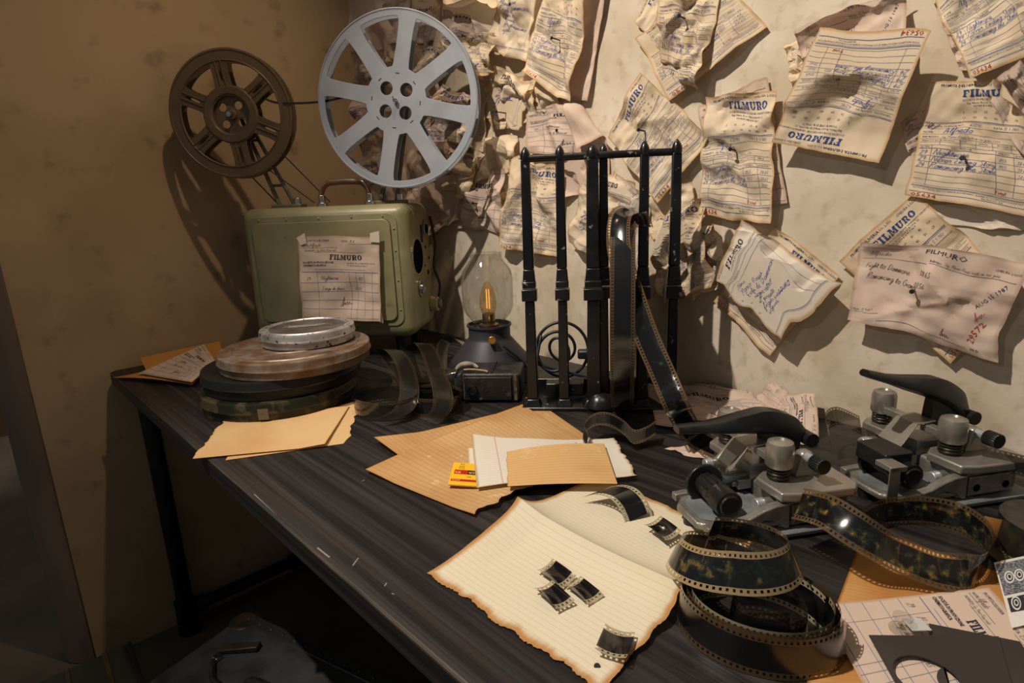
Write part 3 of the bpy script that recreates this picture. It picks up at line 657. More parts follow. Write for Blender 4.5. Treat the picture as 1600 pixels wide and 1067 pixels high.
# ------------------------------------------------------------------ lettering
GL = {
 'a': (.95, ["75,85 40,100 10,60 20,10 50,5 75,60 78,90 75,20 95,0"]), 'c': (.85, ["75,80 45,100 10,50 30,0 70,15 90,30"]),
 'd': (1., ["75,80 40,100 10,50 30,0 60,20 85,190 75,30 95,0"]), 'e': (.85, ["0,20 60,60 50,100 15,70 20,10 60,0 90,30"]),
 'f': (.75, ["0,20 50,140 60,200 40,190 30,50 20,-90 45,-60 40,10 80,30"]), 'g': (.95, ["75,85 40,100 10,60 30,10 70,50 80,95 70,-60 35,-100 20,-60 95,20"]),
 'h': (.9, ["0,20 45,150 40,200 25,150 15,0 40,90 65,90 65,20 90,10"]), 'i': (.5, ["0,20 25,100 25,20 50,10", "35,140 40,152"]),
 'l': (.5, ["0,20 45,150 40,200 20,140 20,20 50,10"]), 'm': (1.1, ["0,30 15,100 15,0 35,90 50,90 50,0 70,90 90,90 90,20 110,10"]),
 'n': (.85, ["0,30 15,100 15,0 40,90 60,90 60,20 85,10"]), 'o': (.85, ["50,100 15,70 20,10 60,10 70,70 50,100 90,80"]),
 'r': (.7, ["0,20 20,105 35,85 55,85 50,20 75,10"]), 's': (.75, ["0,10 40,100 55,40 30,0 10,15 80,20"]), 't': (.55, ["0,20 30,170 25,20 55,10", "0,120 60,125"]),
 'u': (.9, ["0,90 10,20 35,0 60,50 65,95 65,20 90,10"]), 'v': (.8, ["0,80 15,100 30,10 60,100 85,85"]), 'z': (.8, ["5,90 65,95 10,5 80,10"]),
 'y': (.9, ["0,80 20,90 25,20 60,30 70,100 55,-80 25,-90 30,-40 90,30"]), 'p': (.9, ["0,20 25,100 15,-90", "20,80 60,100 70,50 30,10 90,20"]),
 'A': (1.15, ["0,0 55,200 80,0", "15,70 100,70"]), 'N': (1.3, ["0,0 30,200 90,0 120,200"]), 'E': (1.1, ["100,180 50,200 30,150 60,110 20,70 30,10 100,20"]),
 'S': (1.1, ["100,170 60,200 30,150 80,80 50,0 10,30"]), 'R': (1.15, ["10,0 30,190 90,200 90,130 35,100 110,0"]), 'M': (1.35, ["0,0 30,200 60,50 100,200 120,0"]),
 'F': (1.1, ["20,0 40,190 110,200", "20,100 90,105"]), 'G': (1.2, ["100,170 60,200 10,100 50,0 100,50 90,100 60,100"]), 'D': (1.15, ["20,0 30,200 90,160 90,50 20,0"]),
 '0': (.9, ["40,160 10,80 40,0 75,80 40,160"]), '1': (.5, ["15,130 35,160 25,0"]), '2': (.9, ["5,120 40,160 70,120 5,0 80,5"]), '3': (.9, ["10,150 60,155 35,90 70,50 30,0 5,20"]),
 '4': (.9, ["45,160 5,60 80,60", "60,110 50,0"]), '5': (.9, ["75,160 25,155 15,90 65,80 55,10 5,10"]), '6': (.9, ["65,160 15,80 20,5 65,30 50,80 15,60"]),
 '7': (.8, ["5,155 75,160 25,0"]), '8': (.9, ["60,140 25,150 25,100 65,50 35,0 10,40 65,110 60,140"]), '9': (.9, ["70,120 40,160 10,110 45,85 70,130 55,0"]),
 '.': (.3, ["10,0 16,8"]), '/': (.6, ["0,-20 60,170"]), ',': (.3, ["15,8 5,-25"]), '~': (2.6, ["0,0 30,60 60,220 55,60 45,0 90,80 100,20 140,90 150,10 190,80 200,20 260,40"]),
}
def hand(s, size, width=.055, slant=.32):
    V = []; T = []; x = 0.
    for ch in s:
        if ch == ' ': x += .7; continue
        adv, st = GL.get(ch, GL['o'])
        for sk in st:
            p = np.array([[float(q) / 100 for q in w.split(',')] for w in sk.split()])
            p = spline(p, 4); p[:, 0] = p[:, 0] * 1.12 + x + slant * p[:, 1]
            t = np.gradient(p, axis=0); t /= np.linalg.norm(t, axis=1)[:, None] + 1e-9
            nrm = np.stack([-t[:, 1], t[:, 0]], 1) * width
            o = len(V)
            for a, b in zip(p + nrm, p - nrm): V += [a, b]
            for i in range(len(p) - 1): T += [(o + 2 * i, o + 2 * i + 1, o + 2 * i + 3), (o + 2 * i, o + 2 * i + 3, o + 2 * i + 2)]
        x += adv * 1.15
    return np.array(V) * size * .5, T       # size = cap height
TXT = {}
def typed(s, bold=0.0):
    if (s, bold) not in TXT:
        cu = bpy.data.curves.new('t', 'FONT'); cu.body = s; cu.size = 1.0; cu.resolution_u = 1; cu.offset = bold
        o = bpy.data.objects.new('t', cu); COL.objects.link(o)
        me = bpy.data.meshes.new_from_object(o.evaluated_get(bpy.context.evaluated_depsgraph_get()))
        me.calc_loop_triangles()
        TXT[(s, bold)] = (np.array([v.co[:2] for v in me.vertices]).reshape(-1, 2), [tuple(t.vertices) for t in me.loop_triangles])
        bpy.data.objects.remove(o); bpy.data.curves.remove(cu); bpy.data.meshes.remove(me)
    return TXT[(s, bold)]
def ring_q(cx, cy, ro, ri, a0, a1, n, ey=1.):
    out = []
    for i in range(n):
        t0 = a0 + (a1 - a0) * i / n; t1 = a0 + (a1 - a0) * (i + 1) / n
        f = lambda r, t: (cx + r[0] * math.cos(t), cy + r[1] * math.sin(t))
        out.append([f(ri, t0), f(ro, t0), f(ro, t1), f(ri, t1)])
    return out
def rc(x0, y0, x1, y1): return [(x0, y0), (x1, y0), (x1, y1), (x0, y1)]
SLAB = {
 'F': (.80, [rc(.08, 0, .34, 1), rc(0, .84, .74, 1), rc(.3, .44, .56, .58), rc(.62, .62, .74, .86), rc(0, 0, .46, .15)]),
 'I': (.54, [rc(.11, 0, .38, 1), rc(0, .85, .49, 1), rc(0, 0, .49, .15)]),
 'L': (.78, [rc(.08, 0, .34, 1), rc(0, 0, .72, .15), rc(.6, .1, .72, .38), rc(0, .85, .46, 1)]),
 'M': (1.14, [rc(.08, 0, .22, 1), rc(.76, 0, 1.0, 1), [(.10, 1), (.34, 1), (.58, .2), (.46, .1)], [(.46, .1), (.58, .1), (.86, 1), (.70, 1)], rc(0, 0, .34, .14), rc(.66, 0, 1.08, .14), rc(0, .86, .3, 1), rc(.80, .86, 1.08, 1)]),
 'U': (.98, [rc(.08, .35, .33, 1), rc(.66, .35, .80, 1), rc(0, .86, .44, 1), rc(.56, .86, .90, 1)] + ring_q(.44, .36, (.36, .36), (.12, .22), math.pi, 2 * math.pi, 8)),
 'R': (.94, [rc(.08, 0, .34, 1), rc(0, 0, .46, .15), rc(0, .86, .5, 1), rc(.3, .42, .5, .55)] + ring_q(.5, .71, (.32, .29), (.10, .15), -math.pi / 2, math.pi / 2, 7) + [[(.42, .46), (.64, .46), (.92, .0), (.62, .0)]]),
 'O': (.92, ring_q(.43, .5, (.43, .5), (.17, .36), 0, 2 * math.pi, 16)),
}
def clip(p, y, above):
    out = []
    for i in range(len(p)):
        a, b = p[i], p[(i + 1) % len(p)]; ia = (a[1] >= y) == above; ib = (b[1] >= y) == above
        if ia: out.append(a)
        if ia != ib: t = (y - a[1]) / (b[1] - a[1]); out.append((a[0] + t * (b[0] - a[0]), y))
    return out
def slab(s, split=False):
    V = []; T = []; x = 0.
    for ch in s:
        adv, polys = SLAB[ch]
        for p in polys:
            for q in ([clip(p, .53, True), clip(p, .46, False)] if split else [p]):
                if len(q) < 3: continue
                o = len(V); V += [(x + a, b) for a, b in q]; T += [(o, o + i, o + i + 1) for i in range(1, len(q) - 1)]
        x += adv + .06
    return np.array(V), T

class Form:
    def __init__(s, w=100., h=145.): s.w = w; s.h = h; s.L = {}
    def put(s, layer, V, T):
        A = s.L.setdefault(layer, ([], [])); o = sum(len(v) for v in A[0]); A[0].append(np.asarray(V, float)); A[1].extend([(a + o, b + o, c + o) for a, b, c in T])
    def place(s, layer, V, T, x, y, size, rot=0., sx=1.):
        V = V * size * np.array([sx, 1.]); r = math.radians(rot); c, q = math.cos(r), math.sin(r)
        s.put(layer, np.stack([x + V[:, 0] * c + V[:, 1] * q, y - V[:, 1] * c + V[:, 0] * q], 1), T)
    def t(s, txt, x, y, size, layer='print', rot=0., sx=1., bold=0.): s.place(layer, *typed(txt, bold), x, y, size * 1.35, rot, sx)
    def pen(s, txt, x, y, size, layer='pen', rot=0., width=.060): s.place(layer, *hand(txt, 1.0, width), x, y, size, rot)
    def slab(s, x, y, size, layer='title', split=False, rot=0., sx=1.): s.place(layer, *slab('FILMURO', split), x, y, size, rot, sx)
    def h_(s, y, x0=3, x1=97, w=.35, layer='rule', n=26):
        xs = np.linspace(x0, x1, n + 1); V = []; T = []
        for x in xs: V += [(x, y - w / 2), (x, y + w / 2)]
        for i in range(n): T += [(2 * i, 2 * i + 2, 2 * i + 3), (2 * i, 2 * i + 3, 2 * i + 1)]
        s.put(layer, V, T)
    def v_(s, x, y0, y1, w=.3, layer='rule', n=20):
        ys = np.linspace(y0, y1, n + 1); V = []; T = []
        for y in ys: V += [(x - w / 2, y), (x + w / 2, y)]
        for i in range(n): T += [(2 * i, 2 * i + 2, 2 * i + 3), (2 * i, 2 * i + 3, 2 * i + 1)]
        s.put(layer, V, T)
def form_a():
    f = Form()
    f.t('PROMPITA DELIVERIA', 12, 6.5, 3.0, bold=.01); f.t('Lic. L-551', 52, 6, 2.6); f.t('CHELSEA 2-56333', 72, 6.5, 2.6)
    f.slab(38, 18, 7.8, split=True, sx=1.0); f.t('SOCIETÀ DI PRODUZIONE CINEMATOGRAFICA', 38, 22.6, 2.15)
    f.t('Big Mario Rossi VIALE EUROPA, 22', 42, 26.4, 2.2); f.t('00144 ROME EUR ITALY', 48, 29.8, 2.2)
    for i, (a, b) in enumerate((('5', '10'), ('15', '20'), ('25', '30'), ('35', '40'), ('45', '50'), ('CA', 'CK'))):
        f.t(a, 38 + 9.6 * i, 36.5, 2.4); f.t(b, 37.5 + 9.6 * i, 43, 2.4)
    f.h_(47, w=.6); f.h_(48.4)
    f.t('ORDINE DEL CLIENTE NO.', 4, 53, 2.2); f.pen('67295', 44, 53, 4.2); f.t('DATA', 66, 53, 2.2); f.pen('12 9 1980', 75, 53, 3.6); f.h_(55)
    f.t('NOME', 4, 61, 2.2); f.pen('Alfredo', 22, 61.5, 7.2); f.h_(63)
    f.t('INDIRIZZO', 4, 68, 2.2); f.pen('Sig. Mario Rossi vado in via gioia 23/24', 20, 68.5, 2.9); f.h_(70)
    for i, q in enumerate(('VENDUTO DA', 'CONTANTI', 'COD.', 'CARICA', 'IN CONTO', 'MERCE')): f.t(q, 4 + 16 * i, 73.2, 1.7)
    f.h_(74.6)
    for x in (20, 36, 50, 64, 80): f.v_(x, 70, 79, n=4)
    f.h_(79); f.t('QUAN.', 4, 82, 1.9); f.t('DESCRIZIONE', 30, 82, 1.9); f.t('PREZZO', 69, 82, 1.9); f.t('QUANTITÀ', 83, 82, 1.7); f.h_(83.2, w=.5)
    for k in range(6): f.h_(91.5 + 6.6 * k)
    for x in (14, 67, 82): f.v_(x, 79, 124.5)
    f.pen('29', 4, 90, 6); f.pen('Nightmare', 16, 90, 6.2); f.pen('1155', 69, 90, 4); f.pen('38.65', 84, 90, 4)
    f.pen('29', 4, 97, 6); f.pen('Never Ending Story', 15, 97, 6.0); f.pen('1155', 69, 97, 4); f.pen('38.65', 84, 97, 4)
    f.pen('24', 4, 104, 6); f.pen('Romancing the Stone', 14.5, 104, 5.8); f.pen('38.65', 84, 104, 4)
    f.t('Total', 66, 123, 3.4, 'red', bold=.01)
    f.h_(127, w=.6); f.h_(128.4); f.t('TUTTI I RECLAMI E I RESI DI MERCE DOVRANNO ESSERE ACCOMPAGNATI DALLA FATTURA', 5, 131.6, 1.9, sx=.86); f.t('RICEVUTO DA', 58, 134.6, 1.9)
    f.h_(136, w=.6); f.t('05634', 5, 142.8, 5.6, 'red', bold=-.002, sx=1.1)
    return f
def form_b():
    f = Form(100, 100)
    f.t('PROMPITA DELIVERIA', 7, 6.5, 2.4); f.t('DATA', 54, 6.5, 2.2); f.pen('12 8', 64, 6.5, 3.4, 'pencil'); f.h_(8.2, 62, 96, layer='rule_dark')
    f.t('NOME', 5, 12.5, 2.2); f.pen('Alfredo', 14, 12.6, 4.2, 'pencil'); f.h_(14, 5, 48, layer='rule_dark'); f.t('INDIRIZZO', 8, 18, 2.0); f.pen('Sig. Mario Rossi vado', 22, 18, 2.6, 'pencil'); f.h_(19, 20, 80, layer='rule_dark')
    f.slab(39, 28, 6.0, 'black', sx=1.0)
    f.t('SOCIETÀ DI PRODUZIONE', 5, 32.5, 2.4, 'black', bold=.02); f.t('CINEMATOGRAFICA', 5, 36, 2.4, 'black', bold=.02)
    f.t('Big Mario Rossi VIALE EUROPA, 22', 60, 32.5, 1.7); f.t('00144 ROME EUR ITALY', 60, 35.4, 1.7)
    f.h_(39.5, 20, 82, layer='rule'); f.h_(42.5, layer='rule', w=.6)
    for k in range(5): f.h_(55 + 10.5 * k, 2, 98)
    for x in (22, 62, 70, 80, 90): f.v_(x, 42.5, 99)
    f.pen('29', 9, 52, 4.4, 'pencil'); f.pen('Nightmare', 26, 52, 4.8, 'pencil'); f.pen('1121', 72, 52, 4.2, 'pencil')
    f.pen('Songs di dieci', 26, 64, 4.4, 'pencil'); f.pen('38.65', 66, 64, 4.2, 'pencil'); f.pen('~', 48, 84, 10, 'pencil', rot=-10, width=.05)
    return f
def form_c():
    f = Form(130, 85)
    f.t('FILMURO', 56, 9, 4.6, 'print', sx=1.25); f.pen('Alfredo', 12, 14, 5, 'pencil'); f.h_(5, 5, 50, layer='rule_dark'); f.h_(18, 5, 60, layer='rule_dark'); f.h_(17, 62, 126, layer='rule_dark')
    f.t('Indirizzo', 62, 16, 2.2); f.pen('Sig. Mario Rossi vado in via gioia', 74, 15.6, 2.6, 'pencil'); f.t('CHELSEA 2-56333', 108, 11, 1.9)
    f.pen('Fight to Dammare', 8, 29, 5, 'pencil'); f.pen('38.63', 56, 27, 4.6, 'pencil'); f.pen('Romancing to Giona', 11, 38, 5, 'pencil'); f.pen('01.56', 52, 36, 4.6, 'pencil')
    f.t('AUG 15 1987', 104, 46, 4.0, 'print', rot=-52); f.t('29572', 112, 73, 5.6, 'red', rot=-74); f.pen('~', 108, 56, 6.4, 'red', rot=-60, width=.05)
    f.h_(70, 4, 28, layer='rule_dark'); f.t('Data', 4, 68, 2.2); f.pen('12.9.87', 12, 67.5, 3.8, 'pencil'); f.h_(79, 28, 106, layer='rule_dark'); f.pen('~', 84, 77, 6, 'pencil', width=.06); f.t('M.D', 110, 80, 2.8)
    return f
def form_d():
    f = Form()
    f.t('Ritiro di merce', 6, 6, 2.4); f.slab(28, 16, 7.4, 'black', split=True); f.t('SOCIETÀ DI PRODUZIONE', 30, 20, 2.0); f.h_(24); f.h_(26); f.h_(31); f.t('ORDINE DEL CLIENTE NO.', 5, 30, 2); f.h_(38)
    for i, q in enumerate(('Nino', 'Mario Rossi', 'Figli di Dammare', 'regno vetro', 'il presente', 'figlio di nessuno', 'uguale')): f.pen(q, 18, 50 + 9.5 * i, 7.6)
    for i in range(7): f.pen('~' if i % 2 else '1', 6, 50 + 9.5 * i, 3.)
    f.v_(78, 38, 130); f.v_(88, 38, 130); f.h_(130, w=.6); f.h_(132)
    return f
FORMS = {'a': form_a(), 'b': form_b(), 'c': form_c(), 'd': form_d()}
INK = {'print': (mat('ink_print_navy', srgb(52, 56, 86), .8), 'printed_text'), 'title': (mat('ink_title_blue', srgb(44, 66, 128), .8), 'printed_title'), 'black': (mat('ink_black', srgb(38, 40, 58), .8), 'printed_title'),
       'pen': (mat('ink_pen_blue', srgb(62, 88, 158), .8), 'handwriting'), 'pencil': (mat('ink_pencil', srgb(78, 74, 80), .8), 'handwriting'), 'red': (mat('ink_red', srgb(168, 50, 34), .8), 'red_number'),
       'rule': (mat('ink_rule_blue', srgb(96, 112, 150), .8), 'ruled_lines'), 'rule_dark': (mat('ink_rule_grey', srgb(110, 104, 108), .8), 'ruled_lines')}

# ------------------------------------------------------------------ paper sheets
def tri(x): return 2 * np.abs(2 * (x - np.floor(x + .5))) - 1
def crumple(S, T, asp, amp, freq, rng, n=10):
    h = np.zeros_like(S); Y = T * asp
    for k in range(n):
        th = rng.uniform(0, math.pi); f = freq * rng.uniform(.5, 1.8)
        cx, cy, rr = rng.uniform(0, 1), rng.uniform(0, asp), rng.uniform(.30, .75)
        m = np.exp(-((S - cx) ** 2 + (Y - cy) ** 2) / rr ** 2)
        h += amp * tri(f * (S * math.cos(th) + Y * math.sin(th)) + rng.uniform(0, 1)) * m * (freq / f) ** .8
    return h
def wob(x, rng, k=6):
    o = np.zeros_like(x)
    for i in range(1, k + 1): o += math.pow(.72, i) * np.sin(x * (4.3 * i * 1.7) + rng.uniform(0, 7))
    return o
class Sheet:
    def __init__(s, name, quad, material, nu=20, nv=26, amp=.0, freq=2.2, seed=0, folds=(), hfun=None, edge=.0, torn=(0, 0, 0, 0), post=None, lat=.5, parent=None, layer=0., sm=24):
        rng = np.random.RandomState(seed); s.rng = rng; s.nu, s.nv = nu, nv
        Q = [np.asarray(q, float) for q in quad]
        s.n = np.cross(Q[3] - Q[0], Q[1] - Q[0]) + np.cross(Q[1] - Q[2], Q[3] - Q[2]); s.n /= np.linalg.norm(s.n)
        wd = (np.linalg.norm(Q[1] - Q[0]) + np.linalg.norm(Q[2] - Q[3])) / 2; ht = (np.linalg.norm(Q[3] - Q[0]) + np.linalg.norm(Q[2] - Q[1])) / 2
        s.wd, s.ht = wd, ht; asp = ht / wd
        T0, S0 = np.meshgrid(np.linspace(0, 1, nv + 1), np.linspace(0, 1, nu + 1), indexing='ij')
        S, T = S0.copy(), T0.copy()
        # ragged or torn outline (left, top, right, bottom)
        def rag(x, a): return a * np.clip(.5 + .45 * wob(x * 1.6, rng, 8), 0, 2) + a * .30 * rng.rand(*x.shape)
        lf = edge + torn[0]; tp = edge + torn[1]; rt = edge + torn[2]; bt = edge + torn[3]
        l = rag(T[:, 0], lf); r = rag(T[:, -1], rt); t = rag(S[0], tp); b = rag(S[-1], bt)
        kw_ = 7
        S = S0 + l[:, None] * (1 - S0) ** kw_ - r[:, None] * S0 ** kw_; T = T0 + t[None, :] * (1 - T0) ** kw_ - b[None, :] * T0 ** kw_
        P = ((1 - S) * (1 - T))[..., None] * Q[0] + (S * (1 - T))[..., None] * Q[1] + (S * T)[..., None] * Q[2] + ((1 - S) * T)[..., None] * Q[3]
        h = crumple(S, T, asp, amp, freq, rng) if amp else np.zeros_like(S)
        if amp: h = h + crumple(S, T, asp, min(.0008, amp * .15), 5.0, rng, 14)
        if hfun is not None: h = h + hfun(S, T)
        NN = np.tile(s.n, S.shape + (1,))
        du = (Q[1] - Q[0]) / np.linalg.norm(Q[1] - Q[0]); dv = (Q[3] - Q[0]) / np.linalg.norm(Q[3] - Q[0])
        if amp:
            P = P + du * (crumple(S, T, asp, amp * lat, freq, rng, 5))[..., None] + dv * (crumple(S, T, asp, amp * lat, freq, rng, 5))[..., None]
        P0 = P.copy()
        def flat(st): a, b_ = st; return (1 - a) * (1 - b_) * Q[0] + a * (1 - b_) * Q[1] + a * b_ * Q[2] + (1 - a) * b_ * Q[3]
        for (p0, p1, ang, rad) in folds:
            A = flat(p0); B = flat(p1); ax = (B - A) / np.linalg.norm(B - A); q = np.cross(ax, s.n)
            d = (P0 - A) @ q; m = d > 0; th = math.radians(ang)
            ph = np.clip(d / rad, 0, abs(th)); sg = 1 if th > 0 else -1
            rest = np.maximum(d - rad * abs(th), 0)
            pos = P0 - q * d[..., None] + q * (rad * np.sin(ph) + rest * np.cos(ph))[..., None] + s.n * (sg * (rad * (1 - np.cos(ph)) + rest * np.sin(ph)))[..., None]
            nn = s.n * np.cos(ph)[..., None] - q * (sg * np.sin(ph))[..., None]
            P = np.where(m[..., None], pos, P); NN = np.where(m[..., None], nn, NN)
        G = P + NN * (h + layer)[..., None]
        if post is not None: G = post(G)
        s.G = G
        b_ = MB(); k = nu + 1
        b_.v = [tuple(p) for p in G.reshape(-1, 3)]; b_.uv = np.stack([S0.ravel(), 1 - T0.ravel()], 1); b_.uv2 = np.stack([S.ravel(), 1 - T.ravel()], 1)
        for j in range(nv):
            for i in range(nu):
                a = j * k + i; b_.f += [(a, a + k + 1, a + 1), (a, a + k, a + k + 1)]
        s.o = b_.build(name, material, parent, smooth=sm)
        s.ST = (l, r, t, b)
    def at(s, st):
        gs = np.clip(st[:, 0], 0.004, .996) * s.nu; gt = np.clip(st[:, 1], 0.004, .996) * s.nv
        i = np.minimum(gs.astype(int), s.nu - 1); j = np.minimum(gt.astype(int), s.nv - 1); fs = (gs - i)[:, None]; ft = (gt - j)[:, None]
        a, b, c, d = s.G[j, i], s.G[j, i + 1], s.G[j + 1, i + 1], s.G[j + 1, i]
        up = fs >= ft
        P = np.where(up, a + (b - a) * fs + (c - b) * ft, a + (c - d) * fs + (d - a) * ft)
        n = np.where(up, np.cross(c - b, b - a), np.cross(d - a, c - d)); n = n / (np.linalg.norm(n, axis=1)[:, None] + 1e-12)
        return P, n
    def write(s, form, eps=.0005, only=None, mirror=False):
        f = FORMS[form]
        for layer, (Vs, T) in f.L.items():
            if only and layer not in only: continue
            V = np.concatenate(Vs) / np.array([f.w, f.h])
            P, n = s.at(V); P = P + n * eps
            b = MB(); b.v = [tuple(p) for p in P]; b.f = [tuple(t) for t in T]
            m, nm = INK[layer]; o = b.build(nm, m, s.o)
            if layer not in ('title', 'black'): o['kind'] = 'stuff'
        return s

PB = paper_mat('paper_beige', srgb(226, 207, 180), srgb(212, 186, 150), edge=srgb(200, 164, 120), edge_w=.028, sscale=9., stain_lo=.45, stain_hi=.8)
PP = paper_mat('paper_pink', srgb(212, 189, 172), srgb(196, 170, 152), edge=srgb(190, 162, 142), edge_w=.03, sscale=8., stain_lo=.5, stain_hi=.8)
PW = paper_mat('paper_pale', srgb(224, 212, 196), srgb(208, 190, 166), edge=srgb(190, 160, 124), edge_w=.04, sscale=8., stain_lo=.5, stain_hi=.8)
LT = paper_mat('lined_tan', srgb(210, 176, 130), srgb(194, 154, 104), edge=srgb(196, 154, 104), edge_w=.015, sscale=5., lines=26, line_col=srgb(140, 100, 62), thr=.09)
LO = paper_mat('lined_orange', srgb(202, 164, 116), srgb(174, 126, 76), edge=srgb(184, 138, 86), edge_w=.02, axis=0, sscale=6., lines=34, line_col=srgb(104, 74, 46), thr=.08, stain_lo=.42, stain_hi=.72, blot=(srgb(226, 194, 140), 34., .70, .025))
LW = paper_mat('lined_white', srgb(222, 214, 200), srgb(206, 190, 164), edge=srgb(186, 160, 120), edge_w=.02, sscale=6., lines=24, line_col=srgb(170, 170, 180), thr=.06, vlines=.16)
LF = paper_mat('lined_folded_tan', srgb(214, 174, 118), srgb(192, 146, 88), edge=srgb(190, 148, 96), edge_w=.012, sscale=9., lines=15, line_col=srgb(140, 104, 70), thr=.08, blot=(srgb(226, 194, 140), 30., .68, .02))
BK = paper_mat('old_cream', srgb(226, 214, 188), srgb(210, 192, 156), edge=srgb(186, 136, 78), edge_w=.036, sscale=5., lines=44, line_col=srgb(170, 160, 146), thr=.07, bump=.12)
OS = paper_mat('orange_stained', srgb(206, 156, 94), srgb(180, 124, 66), edge=srgb(150, 96, 46), edge_w=.02, sscale=9., stain_lo=.42, stain_hi=.7, lines=60, line_col=srgb(170, 116, 62), thr=.12, blot=(srgb(230, 190, 124), 26., .68, .03))
MN = paper_mat('manila', srgb(196, 138, 72), srgb(180, 120, 60), sscale=5.)

def tq(*px, z=0.): return [onz(u, v, z) for u, v in px]
def floorclamp(zmin):
    def g(G): G = G.copy(); G[..., 2] = np.maximum(G[..., 2], zmin); return G
    return g
# --- papers lying on the table (bottom layers first)
def tsheet(name, px, m, label, cat='paper', z=.001, group=None, form=None, **kw):
    kw.setdefault('post', floorclamp(z * .8))
    s = Sheet(name, tq(*px, z=z), m, **kw); tag(s.o, label, cat, group)
    if form: s.write(form)
    return s
tsheet('lined_sheet', [(380, 676), (573, 622), (545, 692), (352, 719)], LT, 'tan lined sheet with torn right end below another at the cans', torn=(0, 0, .05, 0), z=.001, nu=40, nv=14, seed=3)
tsheet('lined_sheet', [(351, 652), (546, 634), (508, 697), (297, 717)], LT, 'tan lined sheet lying over the table edge before the film cans', torn=(.022, 0, 0, 0), z=.0035, nu=30, nv=24, seed=4, hfun=lambda S, T: .004 * np.maximum(0, S - .8) * 5 * T)
wobble = lambda a: (lambda S, T: a * (np.sin(3 * S + 1) * np.cos(4 * T) + 1))
tsheet('manila_envelope', [(222, 572), (345, 545), (360, 585), (236, 592)], MN, 'brown paper sheet behind the invoice on the left table end', z=.001, seed=5, hfun=lambda S, T: .022 * (1 - T) ** 2)
tsheet('manila_envelope', [(215, 583), (345, 556), (300, 602), (174, 590)], MN, 'brown envelope lying over the left front table corner', z=.004, seed=6, hfun=lambda S, T: .006 * np.sin(S * 3.1))
tsheet('invoice', [(320, 545), (338, 573), (300, 597), (216, 583)], PP, 'pinkish invoice lying on the brown envelope at the left', z=.014, seed=7, form='b', hfun=lambda S, T: .014 * (1 - T))
tsheet('lined_sheet', [(585, 692), (843, 630), (930, 690), (690, 760)], LO, 'orange lined sheet at the back of the fanned orange pair', z=.001, seed=8, nu=26, nv=20, hfun=lambda S, T: .010 * np.maximum(0, 1 - S * 4) * (1 - T))
tsheet('lined_sheet', [(571, 736), (816, 634), (955, 712), (748, 808)], LO, 'orange lined sheet with torn lower edge under the yellow packet', z=.004, seed=9, nu=40, nv=26, torn=(0, 0, 0, .055), hfun=lambda S, T: .004 * np.sin(S * 3.1) + .003 * np.sin(5 * T + 2))
tsheet('lined_sheet', [(730, 700), (900, 690), (930, 735), (733, 748)], LW, 'white slip peeking out left of the torn white sheet', z=.0085, seed=10)
tsheet('torn_sheet', [(737, 688), (962, 683), (998, 741), (745, 762)], LW, 'white lined sheet with ragged torn right edge', z=.0105, seed=11, nu=44, nv=44, torn=(0, 0, .018, 0), hfun=lambda S, T: .012 * np.maximum(0, 1 - S * 3) ** 2 * (1 - T) + .003 * np.sin(6 * S))
tsheet('folded_sheet', [(790, 706), (944, 693), (965, 756), (792, 760)], LF, 'tan folded lined sheet lying on the white torn sheet', z=.0150, seed=12, nu=30, nv=40, torn=(.012, 0, 0, 0), hfun=lambda S, T: .005 * np.sin(S * 3.14) * (1 - T * .6))
# yellow packet
yel = mat('packet_yellow', srgb(236, 180, 22), .55)
yb = tag(empty('film_packet', onz(722, 742, 0), 0), 'small yellow film packet with red stripe on the orange sheet', 'packet')
yq = [onz(700, 757, .009) - onz(722, 742, 0), onz(745, 760, .009) - onz(722, 742, 0), onz(748, 726, .009) - onz(722, 742, 0), onz(709, 723, .009) - onz(722, 742, 0)]
MB().prism([(p[0], p[1]) for p in yq], .0075, .0100).build('packet', yel, yb, bevel=.0005)
def on_quad(b, Q, z): return [tuple(((1 - s) * (1 - t) * Q[0] + s * (1 - t) * Q[1] + s * t * Q[2] + (1 - s) * t * Q[3])[:2]) + (z,) for s, t in b]
redm = mat('packet_red', srgb(176, 24, 16), .5); pblk = mat('packet_black', srgb(24, 20, 18), .5); ywm = mat('packet_ink', srgb(60, 46, 10), .6)
def yrect(s0, t0, s1, t1, m, nm, z=.01005):
    b = MB(); b.add(on_quad([(s0, t0), (s1, t0), (s1, t1), (s0, t1)], yq, z), [(0, 1, 2, 3)]); return b.build(nm, m, yb)
yrect(.12, .46, .62, .66, redm, 'red_band'); yrect(.62, .46, 1.0, .66, pblk, 'black_band'); yrect(.06, .14, 1.0, .24, redm, 'red_stripe')
def ytext(txt, s, t, hgt, m, nm, sx=1., z=.0102, bold=0.):
    V, T = typed(txt, bold); b = MB(); b.add(on_quad([(s + x * hgt * sx * .62, t + y * hgt * 1.3) for x, y in V], yq, z), T); return b.build(nm, m, yb)
ytext('Kodak', .16, .50, .11, mat('packet_print_light', srgb(240, 200, 120), .6), 'lettering', 1.1, bold=.01); ytext('WRATTEN', .66, .50, .10, MC['packet_print_light'], 'lettering', .8)
ytext('No. 85', .30, .88, .09, ywm, 'lettering'); ytext('Gelatin Filter', .26, .78, .08, ywm, 'lettering', .9); ytext('75 mm x 75 mm', .24, .70, .065, ywm, 'lettering', .9); ytext('KODAK', .62, .32, .07, ywm, 'lettering'); ytext('MADE IN ROCHESTER', .1, .165, .06, MC['packet_print_light'], 'lettering', .8)
